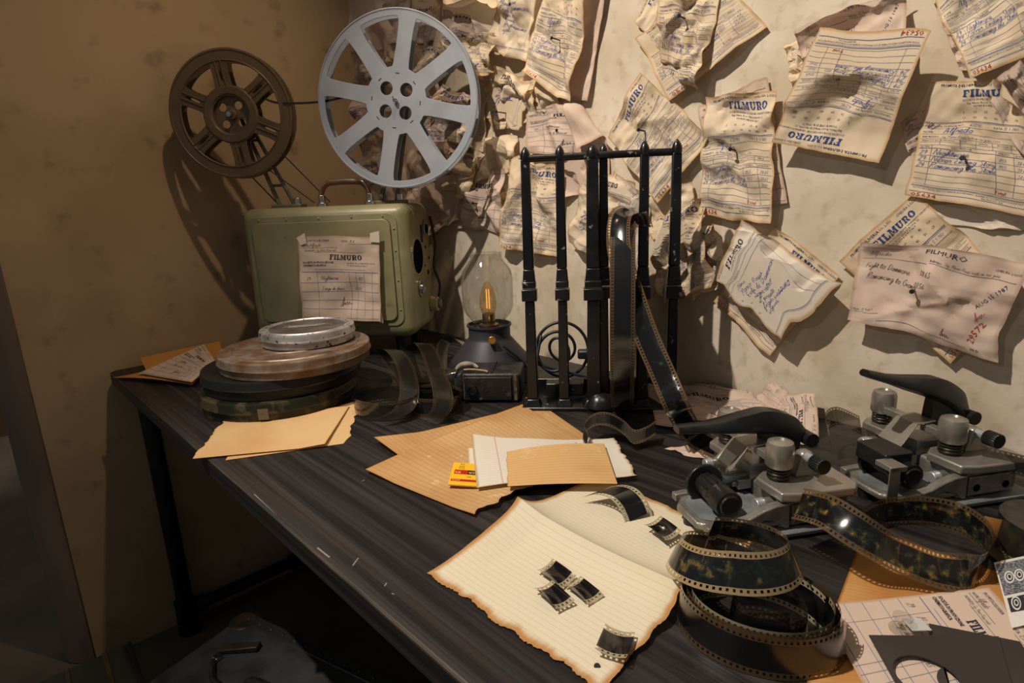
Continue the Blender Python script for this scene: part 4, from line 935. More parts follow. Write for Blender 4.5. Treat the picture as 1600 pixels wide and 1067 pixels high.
# folded cream sheet with a ridge
def ridge(S, T): return .020 * np.exp(-np.abs(T - .52) / .07) + .0025 * (1 + np.sin(S * 5 + 4 * T)) * T * (1 - T) * 4 + .008 * np.maximum(0, 1 - S / .18) * np.exp(-((T - .62) / .2) ** 2)
bk = tsheet('folded_old_sheet', [(932, 742), (1185, 850), (935, 1085), (662, 898)], BK, 'large cream folded sheet with burnt torn edges under film frames', z=.0015, seed=14, nu=110, nv=90, torn=(.003, .012, .022, .020), hfun=ridge, sm=40)
holem = mat('punch_hole', (.02, .018, .018), .8)
p0 = bk.at(np.array([[.93, .86]]))[0][0]
MB().cyl(Vector(onz(933, 1041, .0020)), Vector(onz(933, 1041, .0036)), .0026, n=16).build('punched_hole', holem, bk.o)
# right-hand bottom corner
tsheet('stained_sheet', [(1352, 826), (1580, 900), (1660, 1160), (1225, 1160)], OS, 'orange water stained sheet under the lower right invoice', z=.001, seed=15, nu=20, nv=20, hfun=wobble(.0006))
inv = tsheet('invoice', [(1545, 921), (1650, 1040), (1375, 1120), (1280, 945)], PP, 'pinkish invoice on the stained orange sheet under black cards', z=.0045, seed=16, form='b', hfun=wobble(.0012))
card_w = paper_mat('card_white', srgb(228, 224, 216), srgb(214, 208, 198), sscale=6.)
tsheet('white_card', [(1560, 1010), (1660, 1010), (1660, 1120), (1585, 1100)], card_w, 'blank white card at the right frame edge', z=.0035, seed=17)
pc = tsheet('picture_card', [(1552, 883), (1650, 862), (1668, 962), (1581, 981)], card_w, 'white card printed with old camera drawings at right edge', cat='card', z=.0085, seed=18, hfun=lambda S, T: .003 * (1 - T))
prk = mat('card_print_dark', srgb(66, 66, 72), .8, col2=srgb(140, 140, 144), scale=700, lo=.48, hi=.52)
prl = mat('card_print_light', srgb(206, 204, 200), .8)
prd = mat('card_print_black', srgb(40, 40, 46), .8)
def pcut(poly, m, eps, nm='printed_drawing'):
    P, n = pc.at(np.array(poly, float)); b = MB(); b.add(P + n * eps, [tuple(range(len(poly)))[::-1]]); return b.build(nm, m, pc.o)
def ell(cx, cy, rx_, ry, n=20): return [(cx + rx_ * math.cos(2 * math.pi * i / n), cy + ry * math.sin(2 * math.pi * i / n)) for i in range(n)]
pcut([(.02, .05), (.95, .05), (.95, .55), (.02, .55)], prk, .0006)
for cx in (.17, .33):
    for k, (r, m) in enumerate(((.10, prl), (.07, prd), (.052, prl), (.03, prd))): pcut(ell(cx, .30, r * .8, r), m, .0009 + .0002 * k)
pcut([(.05, .60), (.7, .60), (.7, .82), (.05, .80)], prd, .0006); pcut([(.32, .63), (.5, .63), (.5, .78), (.32, .78)], prl, .0009)
for k, (r, m) in enumerate(((.10, prl), (.075, prd), (.05, prl), (.03, prd))): pcut(ell(.17, .70, r * .8, r), m, .0010 + .0002 * k)
# black mask cards with round openings
card_b = mat('black_card', srgb(46, 40, 38), .6, col2=srgb(54, 48, 46), scale=9)
def mask_card(pxs, hole, r, z, label):
    o0 = onz(*pxs[0], z); ol = [tuple((onz(*p, z) - o0)[:2]) for p in pxs]; hc = onz(*hole, z) - o0
    p = plate('mask_card', [ol, circ(r, 48, hc[0], hc[1])], .0012, card_b, bevel=.0002); p.location = tuple(o0); tag(p, label, 'card'); return p
mask_card([(1452, 975), (1593, 1003), (1680, 1130), (1500, 1130)], (1512, 1072), .0185, .0082, 'black mask card whose corner points up behind the clip')
mask_card([(1358, 993), (1560, 995), (1600, 1140), (1440, 1140)], (1448, 1058), .0215, .0098, 'black mask card with round opening showing the invoice below')
clr = glass_mat('clear_plastic', (.93, .93, .92), .12)
cp = tag(empty('plastic_clip', onz(1408, 985, .0055), math.radians(45)), 'clear plastic clip on the edge of the black card', 'clip')
MB().lathe([(0, .0), (.009, .0), (.0095, .002), (.006, .0035), (.0055, .0105), (.0075, .0125), (.0072, .0140), (0, .0142)], 28).build('knob', clr, cp, smooth=40)
MB().box(.004, .020, -.0075, .0075, .0050, .0062).build('tab', mat('frosted_plastic', (.5, .5, .48), .3), cp, bevel=.0005)
# papers leaning up behind the near splicer
def L3(*pts): return [np.asarray(p) for p in pts]
s = Sheet('invoice', L3(onz(1038, 700, .002), onz(1120, 690, .002), onz(1150, 726, .002), onz(1075, 712, .002)), PP, nu=16, nv=12, amp=.002, seed=20, post=floorclamp(.001)); tag(s.o, 'pinkish sheet lying lowest beside the film strip end', 'paper')
s = Sheet('invoice', L3(ony(1006, 588, -.014), ony(1172, 612, -.014), onz(1222, 676, .014), onz(1024, 664, .004)), PP, nu=24, nv=24, amp=.006, freq=1.4, seed=21, post=lambda G: np.stack([G[..., 0], np.minimum(G[..., 1], -.004), np.maximum(G[..., 2], .0035)], -1)); s.write('b'); tag(s.o, 'pinkish invoice propped against the wall behind hanging film strip', 'paper')
s = Sheet('invoice', L3(ony(1276, 618, -.020), onz(1279, 690, .010), onz(1176, 690, .008), ony(1168, 612, -.012)), PP, nu=20, nv=24, amp=.006, freq=1.5, seed=22, post=lambda G: np.stack([G[..., 0], np.minimum(G[..., 1], -.004), np.maximum(G[..., 2], .002)], -1)); s.write('b'); tag(s.o, 'pinkish invoice turned sideways behind the black lever of near splicer', 'paper')
s = Sheet('invoice', L3(ony(1214, 596, -.008), ony(1246, 628, -.008), onz(1220, 660, .01), ony(1170, 622, -.010)), PP, nu=12, nv=14, amp=.003, freq=1.5, seed=23, post=lambda G: np.stack([G[..., 0], np.minimum(G[..., 1], -.002), np.maximum(G[..., 2], .002)], -1)); s.write('b', only=('print', 'rule')); tag(s.o, 'pinkish corner sticking up between two invoices propped at the wall', 'paper')
# invoice taped on the projector
def pjpt(u, v, d=-.0105):
    nrm = np.array([-math.sin(math.radians(39)), math.cos(math.radians(39)), 0]); P = np.array(local(pj, .2, d, .2)); r = ray(u, v); return CAM + ((P - CAM) @ nrm) / (r @ nrm) * r
s = Sheet('invoice', [pjpt(468, 368), pjpt(594, 369), pjpt(599, 500), pjpt(478, 496)], PP, nu=26, nv=26, amp=.0020, freq=2.0, seed=30, hfun=lambda S, T: .010 + .010 * np.exp(-(S / .16) ** 2) * np.exp(-((T - .7) / .2) ** 2) + .006 * np.maximum(0, T - .8) * 5)
s.write('b'); tag(s.o, 'pinkish invoice taped to the front of the green projector', 'paper')
tape = mat('masking_tape', srgb(206, 196, 176), .6)
for q in ([(463, 372), (476, 364), (479, 380), (470, 383)], [(578, 364), (592, 361), (593, 379), (578, 378)], [(588, 488), (596, 486), (599, 505), (592, 503)]):
    b = MB(); b.add([pjpt(*p, -.0235) for p in q], [(0, 1, 2, 3)]); b.build('tape', tape, s.o)
# ------------------------------------------------------------------ invoices nailed to the wall
def wallpost_for(lo, hi):
    def g(G):
        G = G.copy(); d = -G[..., 1]; d = np.where(d < lo, lo - .25 * np.tanh((lo - d) / max(lo, .004)) * lo, d); d = np.minimum(d, hi) if hi else d
        G[..., 1] = -np.maximum(d, .0022); return G
    return g
TINT = {'b': PB, 'p': PP, 'w': PW}
WALL = [
 # quad in the paper's own TL TR BR BL order, standoff, crumple, freq, form, tint, label, folds, nail px, hand of lift
 # --- behind and around the grey reel
 ([(536, -60), (650, -60), (630, 92), (545, 88)], 0.0078, 0.0074, 1.6, None, 'p', 'blank crumpled sheet at the top beside the wall corner', [], None),
 ([(546, 84), (600, 76), (606, 150), (540, 150)], 0.0062, 0.0072, 2, 'a', 'p', 'small crumpled invoice in the upper left openings of grey reel', [], None),
 ([(538, 148), (585, 140), (590, 205), (540, 210)], 0.0094, 0.0062, 2, 'd', 'p', 'crumpled slip seen left of the grey reel hub', [], None),
 ([(532, 222), (592, 196), (618, 262), (566, 300)], 0.0109, 0.0072, 1.6, 'a', 'p', 'invoice seen in the lower left opening of the grey reel', [((.0, .86), (1., .80), -40, .02)], None),
 ([(590, 90), (668, 60), (690, 150), (600, 170)], 0.0156, 0.0099, 1.8, None, 'p', 'blank crumpled sheet behind the top opening of the grey reel', [], None),
 ([(625, 60), (700, 82), (672, 140), (612, 118)], 0.0312, 0.0074, 1.8, 'a', 'b', 'lit strip of invoice in the upper right opening of grey reel', [], None),
 ([(668, 128), (742, 148), (722, 258), (650, 232)], 0.0172, 0.0087, 2, 'a', 'p', 'crumpled invoice in the right opening of the grey reel', [], None),
 ([(600, 240), (668, 235), (680, 335), (600, 330)], 0.014, 0.0087, 2, None, 'p', 'blank crumpled sheet behind the lower reel spokes', [], None),
 ([(690, 16), (770, 40), (760, 92), (676, 80)], 0.0234, 0.0087, 1.8, 'd', 'p', 'shaded crumpled slip right above the rim of the grey reel', [], None),
 ([(652, -70), (800, -70), (770, 22), (668, 16)], 0.039, 0.0087, 1.6, None, 'b', 'rolled sheet at the top edge above the grey reel', [((.0, .70), (1., .74), 130, .012)], None),
 ([(690, 60), (772, 50), (770, 110), (752, 138)], 0.0359, 0.0099, 2.0, 'a', 'b', 'fan shaped crumpled invoice right of the grey reel rim', [], (748, 62)),
 ([(785, -50), (852, -50), (824, 98), (762, 78)], 0.0312, 0.0063, 1.8, 'd', 'b', 'invoice with blue handwriting at the top left of the group', [], (820, 14)),
 ([(848, -60), (958, -60), (918, 158), (846, 140)], 0.0094, 0.0054, 1.4, None, 'p', 'plain sheet edge showing right of the long top invoice', [], None),
 ([(848, -40), (926, -30), (894, 160), (822, 118)], 0.0328, 0.0063, 1.8, 'a', 'b', 'long invoice with wavy lower end at the top centre', [((.0, .84), (1., .90), 35, .03)], (886, 66)),
 ([(770, 100), (826, 128), (790, 264), (734, 222)], 0.0312, 0.0099, 1.8, 'd', 'b', 'crumpled invoice with torn top right of the grey reel', [((.0, .16), (1., .10), -60, .010)], (798, 178)),
 ([(817, 164), (951, 154), (952, 236), (826, 242)], 0.0156, 0.0062, 1.6, 'b', 'p', 'pinkish sheet with folded white corner above the iron rack', [((.98, .80), (.42, -.02), 155, .008)], (884, 206)),
 ([(738, 222), (806, 210), (812, 262), (742, 284)], 0.0109, 0.0074, 2, None, 'b', 'small blank crumpled scrap below the torn top invoice', [], None),
 ([(716, 272), (790, 262), (788, 364), (706, 356)], 0.0109, 0.0074, 1.8, 'b', 'p', 'shaded crumpled invoice above the glass lamp', [], (750, 318)),
 ([(640, 300), (716, 268), (724, 340), (662, 372)], 0.014, 0.0087, 1.8, None, 'p', 'blank crumpled sheet in shade right above the projector', [], None),
 ([(690, 222), (752, 248), (728, 312), (676, 288)], 0.0187, 0.0087, 2, 'd', 'b', 'crumpled slip under the lower right rim of grey reel', [], None),
 ([(756, 132), (830, 116), (842, 186), (768, 206)], .0100, .006, 2, 'd', 'b', 'slip behind the torn top invoice right of the reel', [], None),
 ([(824, 90), (884, 128), (864, 182), (812, 152)], .0120, .007, 2, None, 'b', 'blank scrap under the wavy end of the long top invoice', [], None),
 ([(698, 146), (764, 158), (752, 234), (690, 216)], .0140, .007, 2, 'a', 'b', 'crumpled invoice touching the right rim of grey reel', [], None),
 ([(596, 6), (694, -14), (694, 62), (606, 76)], .0100, .007, 1.8, 'b', 'p', 'shaded invoice above the top rim of the grey reel', [], None),
 ([(780, 300), (810, 290), (815, 345), (776, 350)], .0080, .004, 1.8, None, 'b', 'plain scrap left of the first rack bar', [], None),
 # --- behind the rack
 ([(800, 246), (876, 260), (868, 402), (779, 386)], 0.0234, 0.0072, 1.8, 'a', 'b', 'invoice seen between the first two bars of the rack', [], (836, 332)),
 ([(862, 236), (948, 238), (950, 300), (870, 310)], 0.0125, 0.0072, 1.8, None, 'p', 'plain sheet behind the top rail of the rack', [], None),
 ([(918, 256), (992, 286), (962, 424), (886, 378)], 0.0203, 0.0062, 1.7, 'd', 'b', 'invoice with blue handwriting between second and third rack bars', [], None),
 ([(946, 372), (958, 268), (1016, 300), (1000, 420)], 0.0156, 0.0072, 1.8, 'a', 'w', 'sideways invoice between third and fourth rack bars', [], None),
 ([(1006, 348), (1098, 306), (1112, 448), (1034, 478)], 0.0265, 0.0112, 1.9, 'a', 'b', 'badly crumpled invoice behind the right end of the rack', [], None),
 ([(1072, 372), (1116, 346), (1143, 428), (1084, 470)], 0.0234, 0.0074, 1.8, 'a', 'b', 'narrow crumpled invoice right of the iron rack', [], None),
 ([(1010, 300), (1076, 284), (1092, 352), (1020, 362)], 0.014, 0.0062, 1.8, None, 'b', 'blank shaded scrap below the tilted invoice at rack top', [], None),
 # --- right hand wall
 ([(948, 214), (1001, 112), (1108, 216), (1030, 318)], 0.0203, 0.0045, 1.5, 'a', 'b', 'tilted invoice standing on its corner above the rack', [((.62, 1.02), (1.02, .55), 25, .04)], (1014, 206)),
 ([(992, 34), (1032, -50), (1126, 30), (1046, 96)], 0.0094, 0.0036, 1.5, 'a', 'b', 'tilted invoice half hidden at the left of top centre group', [], None),
 ([(990, 60), (1132, -40), (1194, 42), (1050, 158)], 0.0156, 0.0045, 1.5, 'a', 'b', 'tilted invoice with red number at the right of top centre group', [], None),
 ([(1034, -46), (1132, -56), (1088, 140), (1028, 122)], 0.0328, 0.0062, 1.8, 'a', 'b', 'crumpled invoice in the middle of the top centre group', [((.0, .82), (1., .86), -45, .02)], (1084, 34)),
 ([(1090, 166), (1199, 118), (1230, 318), (1118, 334)], 0.0078, 0.0036, 1.5, 'b', 'p', 'plain pinkish sheet behind the upright invoice right of rack', [], None),
 ([(1104, 150), (1209, 142), (1206, 350), (1088, 336)], 0.0218, 0.0049, 1.7, 'a', 'b', 'upright invoice with three film titles right of the rack', [((.62, -.02), (.98, .12), 0.1, .01)], (1157, 236)),
 ([(1224, 70), (1262, 52), (1275, 148), (1240, 152)], 0.0078, 0.0054, 1.8, None, 'b', 'small flap left of the upside down invoice', [], None),
 ([(1242, 44), (1420, -40), (1424, 120), (1262, 150)], 0.014, 0.0063, 1.5, 'c', 'p', 'shaded pinkish sheet behind top of the upside down invoice', [((1., .34), (.0, .40), 62, .03)], None),
 ([(1372, 256), (1206, 222), (1292, 32), (1468, 40)], 0.0312, 0.0036, 1.4, 'a', 'b', 'large upside down invoice with shadow across it', [((.0, .10), (1., .12), 22, .06)], (1327, 130)),
 ([(1436, -40), (1560, -140), (1668, 56), (1520, 124)], 0.0265, 0.0036, 1.4, 'a', 'b', 'tilted invoice with big red number at the top right corner', [], None),
 ([(1450, -20), (1500, -60), (1560, 110), (1500, 110)], 0.0094, 0.0045, 1.5, None, 'p', 'sheet edge showing left of the top right invoice', [], None),
 ([(1406, 192), (1470, 150), (1500, 280), (1440, 300)], 0.0094, 0.0054, 1.6, 'b', 'p', 'pinkish sheet left behind the torn right hand invoice', [], None),
 ([(1590, 98), (1680, 200), (1640, 300), (1542, 140)], 0.0234, 0.0063, 1.5, 'b', 'p', 'pinkish sideways sheet at the right frame edge', [], None),
 ([(1455, 129), (1610, 122), (1630, 344), (1411, 304)], 0.0187, 0.004, 1.5, 'a', 'b', 'torn invoice with curled flap at the right edge', [((1.02, .52), (.36, -.04), 112, .016)], (1513, 250)),
 ([(1452, 322), (1610, 318), (1620, 362), (1470, 352)], 0.0078, 0.0045, 1.5, None, 'w', 'pale sheet edge below the torn right hand invoice', [], None),
 ([(1308, 408), (1428, 300), (1600, 448), (1484, 570)], 0.014, 0.0036, 1.4, 'a', 'b', 'tilted invoice mostly under the wide pink one', [], None),
 ([(1342, 376), (1606, 404), (1557, 562), (1325, 500)], 0.0281, 0.0067, 1.8, 'c', 'p', 'wide pinkish delivery note with red stamp number at right', [], (1438, 452)),
 ([(1208, 352), (1312, 432), (1203, 556), (1114, 472)], 0.0094, 0.0036, 1.5, 'a', 'b', 'invoice with red number under the sideways crumpled note', [], None),
 ([(1122, 440), (1160, 341), (1320, 448), (1216, 549)], 0.025, 0.0077, 1.7, 'd', 'w', 'crumpled sideways note with blue handwriting below upright invoice', [((.86, -.02), (1.02, .30), 30, .02)], (1206, 424)),
]
nail_m = mat('dark_iron_nail', (.03, .028, .027), .4, metal=.7)
for i, (px, off, amp, fr, form, tint, label, folds, nail) in enumerate(WALL):
    quad = [ony(u, v, -off) for u, v in px]
    fd = [f for f in folds if abs(f[2]) > 1]
    lift = (lambda o: (lambda S, T: o * (.35 * np.cos(3 * S + i) * np.cos(2.6 * T + i * 1.7)) - o * .25 * np.exp(-((S - .5) ** 2 + (T - .5) ** 2) / .06)))(off)
    s = Sheet('invoice' if form else 'crumpled_sheet', quad, TINT[tint], nu=40, nv=50, amp=amp, freq=fr, seed=100 + i, folds=fd, hfun=lift, edge=.004, post=wallpost_for(off * (.66 if nail or folds else .4), (off * 1.35 if not (nail or folds) else max(off * 1.9, .03) if any(abs(f[2]) > 50 for f in folds) else off * 1.6) if i > 25 else None), lat=.6)
    if form: s.write(form, eps=.0006)
    tag(s.o, label, 'paper', 'papers nailed to the wall')
    if nail:
        p = ony(*nail, -.001); b = MB()
        b.cyl((p[0], -.0005, p[2]), (p[0] - .001, -(off + .012), p[2] + .002), .0013, n=10)
        b.cyl((p[0] - .001, -(off + .0118), p[2] + .002), (p[0] - .0012, -(off + .0133), p[2] + .0022), .0032, n=12)
        tag(b.build('nail', nail_m, smooth=40), 'iron nail through the ' + label, 'nail', 'nails in the wall')
# ------------------------------------------------------------------ film splicers
hammer = mat('hammered_grey_paint', srgb(150, 146, 138), .40, metal=.55, col2=srgb(126, 122, 114), scale=60, lo=.4, hi=.6, bump=.35, bscale=420, spec=.5)
castm = mat('satin_cast_metal', srgb(172, 166, 156), .36, metal=.7, col2=srgb(150, 144, 134), scale=30, lo=.4, hi=.7)
bluemat = mat('grey_blue_mat', srgb(120, 123, 124), .5, col2=srgb(98, 101, 103), scale=40)
blackp = mat('black_plastic', (.010, .010, .011), .30, col2=(.02, .019, .018), scale=40, spec=.5)
springm = mat('dark_spring', (.06, .05, .045), .4, metal=.8)
silverp = mat('bright_pin', srgb(190, 192, 198), .35, metal=.6)
def splicer(label, loc, rz, lever_open=0., grille=True):
    o = tag(empty('film_splicer', loc, rz), label, 'film splicer', 'film splicers')
    MB().prism([(-.008, -.010), (.090, -.010), (.096, -.004), (.096, .150), (-.008, .150)], .003, .008).build('base_plate', bluemat, o, bevel=.001)
    for (x, y) in ((.0, .0), (.085, .0), (.0, .140), (.085, .140), (-.085, .045)):
        MB().cyl((x, y, 0), (x, y, .006 if x > -.05 else .013), .008, n=14).build('foot', blackp, o, smooth=40)
    bd = MB().prism([(0, 0), (.082, .004), (.082, .150), (0, .150)], .009, .039).build('body', hammer, o, bevel=.004, seg=3)
    gm = mat('grille_panel', srgb(128, 118, 104), .5, metal=.5, col2=srgb(78, 70, 60), scale=1, lo=.4, hi=.6) if grille else hammer
    if not grille:
        for xx in (.018, .058): MB().cyl((xx, -.0035, .022), (xx, -.002, .022), .0045, n=18).build('bolt_hole', void, bd)
    g = MB().box(.008, .066, -.003, .003, .013, .036).build('side_panel', gm, bd, bevel=.001)
    for i in range(15 if grille else 0):
        MB().box(.0105 + .0038 * i, .0122 + .0038 * i, -.0036, -.0025, .015, .034).build('grille_rib', gm, bd)
    if grille:
        MB().cyl((.040, -.0052, .024), (.040, -.001, .024), .0060, n=20).build('screw', steel, bd, bevel=.0006)
        MB().box(.0355, .0445, -.0056, -.0048, .0233, .0247).build('screw_slot', void, bd)
    MB().cyl((-.001, .004, .011), (-.001, .004, .039), .0045, n=12).build('corner_rib', hammer, bd, smooth=40)
    # tray
    tr = MB().prism([(.002, .0), (-.070, -.002), (-.094, .016), (-.096, .058), (-.080, .078), (.002, .082)], .012, .020).build('tray', hammer, o, bevel=.0025)
    MB().prism([(-.004, .010), (-.066, .008), (-.086, .021), (-.087, .055), (-.076, .069), (-.004, .072)], .0202, .0212).build('tray_mat', bluemat, tr)
    # arched near and far rails
    prof = [(.004, .039), (-.012, .038), (-.026, .034), (-.042, .027), (-.058, .024), (-.090, .0225), (-.090, .0135), (-.060, .013), (-.040, .017), (-.022, .022), (-.008, .018), (.0, .010), (.006, .010)]
    for (y0, y1) in ((-.003, .008), (.074, .084)):
        r = MB().prism(prof, y0, y1); r.xf(Matrix(((1, 0, 0, 0), (0, 0, 1, 0), (0, 1, 0, 0), (0, 0, 0, 1)))); r.f = [f[::-1] for f in r.f]
        r.build('rail', hammer, o, bevel=.0015)
    for (y, z, x1) in ((.020, .029, -.022), (.125, .030, -.026)):
        p = MB().cyl((.002, y, z), (x1 + .010, y, z), .0068, n=18).build('guide_pin', castm, o, smooth=40)
        MB().cyl((x1 + .010, y, z), (x1, y, z), .0074, .0068, n=18).build('pin_head', silverp, p, bevel=.0008)
    # film slabs, caps and springs on both sides of the cut
    for k, (y0, y1) in enumerate(((-.006, .052), (.098, .156))):
        sb = MB().prism([(-.006, y0 + .004), (.012, y0 - .001), (.078, y0 - .003), (.088, y0 + .006), (.088, y1 - .006), (.078, y1), (.006, y1), (-.010, y1 - .012)], .041, .0515).build('film_bed', castm, o, bevel=.0022, seg=3)
        cx, cy = .012, (y0 + y1) / 2 + .008
        sp = MB().tube([(cx + .0112 * math.cos(t), cy + .0112 * math.sin(t), .0528 + .0155 * t / 25.1) for t in np.linspace(0, 25.1, 90)], .0014, 6).build('spring', springm, sb, smooth=60)
        MB().cyl((cx, cy, .050), (cx, cy, .070), .0055, n=14).build('plunger', springm, sb)
        MB().lathe([(0, .067), (.0135, .067), (.0150, .069), (.0150, .090), (.0135, .0955), (.0095, .0975), (.0066, .0978), (.0052, .0955), (0, .095)], 32, c=(cx, cy, 0)).build('cap', castm, sb, smooth=45)
        yb0, yb1 = (cy, .066) if k == 0 else (.086, cy)
        MB().box(cx - .010, cx + .002, yb0, yb1, .069, .078).build('clamp_arm', castm, sb, bevel=.001)
    # cutting head between the beds
    MB().box(-.004, .060, .060, .092, .037, .056).build('cutter_block', steel, o, bevel=.0012)
    bl = MB().add([(-.010, .058, .080), (-.010, .090, .080), (.016, .090, .082), (.016, .058, .082), (-.030, .056, .056), (-.030, .092, .056), (-.032, .056, .054), (-.032, .092, .054), (-.010, .058, .0785), (-.010, .090, .0785), (.016, .090, .0805), (.016, .058, .0805)],
                  [(0, 3, 2, 1), (4, 0, 1, 5), (8, 9, 10, 11), (6, 7, 9, 8), (4, 5, 7, 6), (0, 4, 6, 8), (1, 9, 7, 5), (2, 3, 11, 10), (3, 0, 8, 11), (1, 2, 10, 9)]).build('blade_guard', castm, o, bevel=.0006)
    MB().box(-.018, -.001, .060, .086, .026, .038).build('scraper_block', steel, o, bevel=.001)
    MB().box(-.024, -.016, .063, .083, .029, .035).build('scraper_jaw', castm, o, bevel=.0008)
    # scraper barrel
    bx, bz = -.060, .040
    br_ = empty('scraper_barrel'); br_.parent = o
    MB().cyl((bx, .066, bz), (bx, .061, bz), .0225, n=32).build('barrel_flange', blackp, br_, bevel=.0012)
    MB().cyl((bx, .063, bz), (bx, .034, bz), .0130, n=24).build('barrel_body', blackp, br_, bevel=.001)
    MB().lathe([(0, 0), (.0105, 0), (.0115, .0015), (.0150, .002), (.0153, .022), (.0138, .027), (.0130, .029)], 28).xf(Matrix.Translation((bx, .006, bz)) @ Matrix.Rotation(-math.pi / 2, 4, 'X')).build('barrel_grip', blackp, br_, smooth=40)
    for k in range(5):
        a = math.radians(20 + 32 * k)
        MB().tube([(bx + .0134 * math.cos(a), .060, bz + .0134 * math.sin(a)), (bx + .0134 * math.cos(a), .036, bz + .0134 * math.sin(a))], .0011, 6).build('barrel_rib', blackp, br_)
    MB().cyl((bx, .064, bz), (-.005, .072, .038), .006, n=12).build('barrel_shaft', steel, br_)
    # hinge post, knurled knob, lever
    hp_ = MB().add([(.030, .026, .050), (.066, .026, .050), (.066, .046, .050), (.030, .046, .050), (.039, .028, .080), (.052, .028, .080), (.052, .042, .080), (.039, .042, .080)], [(0, 3, 2, 1), (4, 5, 6, 7), (0, 1, 5, 4), (1, 2, 6, 5), (2, 3, 7, 6), (3, 0, 4, 7)]).build('hinge_post', castm, o, bevel=.004, seg=3)
    MB().cyl((.045, .032, .074), (.045, .016, .074), .0055, n=16).build('knob_stem', silverp, hp_, smooth=40)
    kn = MB(); n = 22; ol = [((.0092 if i % 2 else .0080) * math.cos(2 * math.pi * i / (2 * n)), (.0092 if i % 2 else .0080) * math.sin(2 * math.pi * i / (2 * n))) for i in range(2 * n)]
    kn.prism(ol, 0, .016); kn.xf(Matrix.Translation((.045, .017, .074)) @ Matrix.Rotation(math.pi / 2, 4, 'X')); kn.build('knurled_knob', blackp, hp_, bevel=.0005)
    pts = spline([(.072, .072, .078), (.052, .072, .094), (.022, .072, .104), (-.008, .072, .105), (-.040, .072, .104), (-.070, .072, .105), (-.092, .072, .106)], 6)
    hw = np.interp(np.linspace(0, 1, len(pts)), [0, .2, .45, .7, .82, 1], [.010, .013, .015, .013, .0085, .0075]); ht = np.interp(np.linspace(0, 1, len(pts)), [0, .15, .4, .6, .75, 1], [.007, .014, .014, .009, .0055, .0042])
    b = MB(); m = len(pts)
    for i in range(m):
        x, y, z = pts[i]
        for (dy, dz) in ((-1, -.6), (-1, .3), (-.6, 1), (.6, 1), (1, .3), (1, -.6), (.5, -1), (-.5, -1)): b.v.append((x, y + dy * hw[i], z + dz * ht[i]))
    for i in range(m - 1):
        for k in range(8): b.f.append((i * 8 + k, i * 8 + (k + 1) % 8, (i + 1) * 8 + (k + 1) % 8, (i + 1) * 8 + k))
    b.f += [tuple(range(8))[::-1], tuple(range((m - 1) * 8, m * 8))]
    piv = Matrix.Translation((.070, .072, .082)) @ Matrix.Rotation(lever_open, 4, 'Y') @ Matrix.Translation((-.070, -.072, -.082))
    b.xf(piv); b.f = [f[::-1] for f in b.f]; lv = b.build('lever', blackp, o, bevel=0, smooth=50)
    bb = MB().cyl((.070, .054, .080), (.070, .090, .080), .0085, n=18); bb.build('lever_hinge', blackp, o, smooth=40)
    w = MB().add([(.060, .064, .056), (.060, .080, .056), (.020, .080, .056), (.020, .064, .056), (.066, .066, .088), (.066, .078, .088), (.010, .078, .100), (.010, .066, .100)], [(0, 1, 2, 3), (4, 7, 6, 5), (0, 4, 5, 1), (1, 5, 6, 2), (2, 6, 7, 3), (3, 7, 4, 0)]).xf(piv); w.build('lever_web', blackp, o, bevel=.001)
    return o
SA = math.radians(57)
s1 = splicer('grey metal film splicer in front with black lever lying level', (1.461, -.386, 0), SA, 0.0)
s2 = splicer('grey metal film splicer at the back with black lever raised', (1.582, -.190, 0), SA, 0.27, False)
# bracket and blade strip on the rear splicer
bk2 = MB().box(-.088, -.052, .018, .064, .046, .066).build('scraper_housing', blackp, s2, bevel=.0015)
MB().box(-.102, -.088, -.004, -.0028, .002, .062).build('metal_strip', castm, s2, bevel=.0004)
MB().box(-.100, -.080, -.004, .020, .056, .062).build('strip_arm', castm, s2, bevel=.0006)
lbl = MB().add([(-.0308, .062, .0562), (-.0308, .088, .0562), (-.0206, .087, .0683), (-.0206, .062, .0683)], [(0, 1, 2, 3)]).build('maker_label', mat('label_pale', (.55, .52, .46), .7), s1)

# ------------------------------------------------------------------ loose film
E1 = np.array([.92, .39, 0]); E2 = np.array([-.39, .92, 0]); UP = np.array([0, 0, 1.])
def loop(c, keys, n=14):
    """keys: (angle deg, A, B, z) around centre c in the screen aligned frame"""
    P = []
    K = np.array(keys, float); 
    for a in np.arange(K[0, 0], K[-1, 0] + .1, 360 / (n * 4)):
        A = np.interp(a, K[:, 0], K[:, 1]); B = np.interp(a, K[:, 0], K[:, 2]); z = np.interp(a, K[:, 0], K[:, 3]); t = math.radians(a)
        P.append(np.array([c[0], c[1], 0]) + E1 * A * math.cos(t) + E2 * B * math.sin(t) + UP * z)
    return np.array(P)
def tilt(P, c, k=.0): 
    W_ = []
    for p in P:
        d = p - np.array([c[0], c[1], p[2]]); d /= np.linalg.norm(d) + 1e-9; W_.append(UP + d * k)
    return np.array(W_)
c = (1.505, -.545)
co = tag(empty('film_coil', (c[0], c[1], 0)), 'big loose coil of dark film on the cream sheet corner', 'film coil')
def part(nm, P, Wd, m, **kw):
    o = ribbon(nm, P - np.array([c[0], c[1], 0]), Wd, m, co, **kw); return o
P = loop(c, [(-200, .060, .048, .0180), (0, .063, .050, .0180), (180, .065, .052, .0180), (360, .066, .053, .0185)])
part('outer_turn', P, tilt(P, c, -.10), film_dark, cross=3)
P = loop(c, [(20, .054, .043, .0185), (200, .055, .044, .0190), (380, .057, .045, .0190)]); part('inner_turn', P, tilt(P, c, .02), film_frame, cross=3)
cu_ = (c[0] - .030, c[1] + .012)
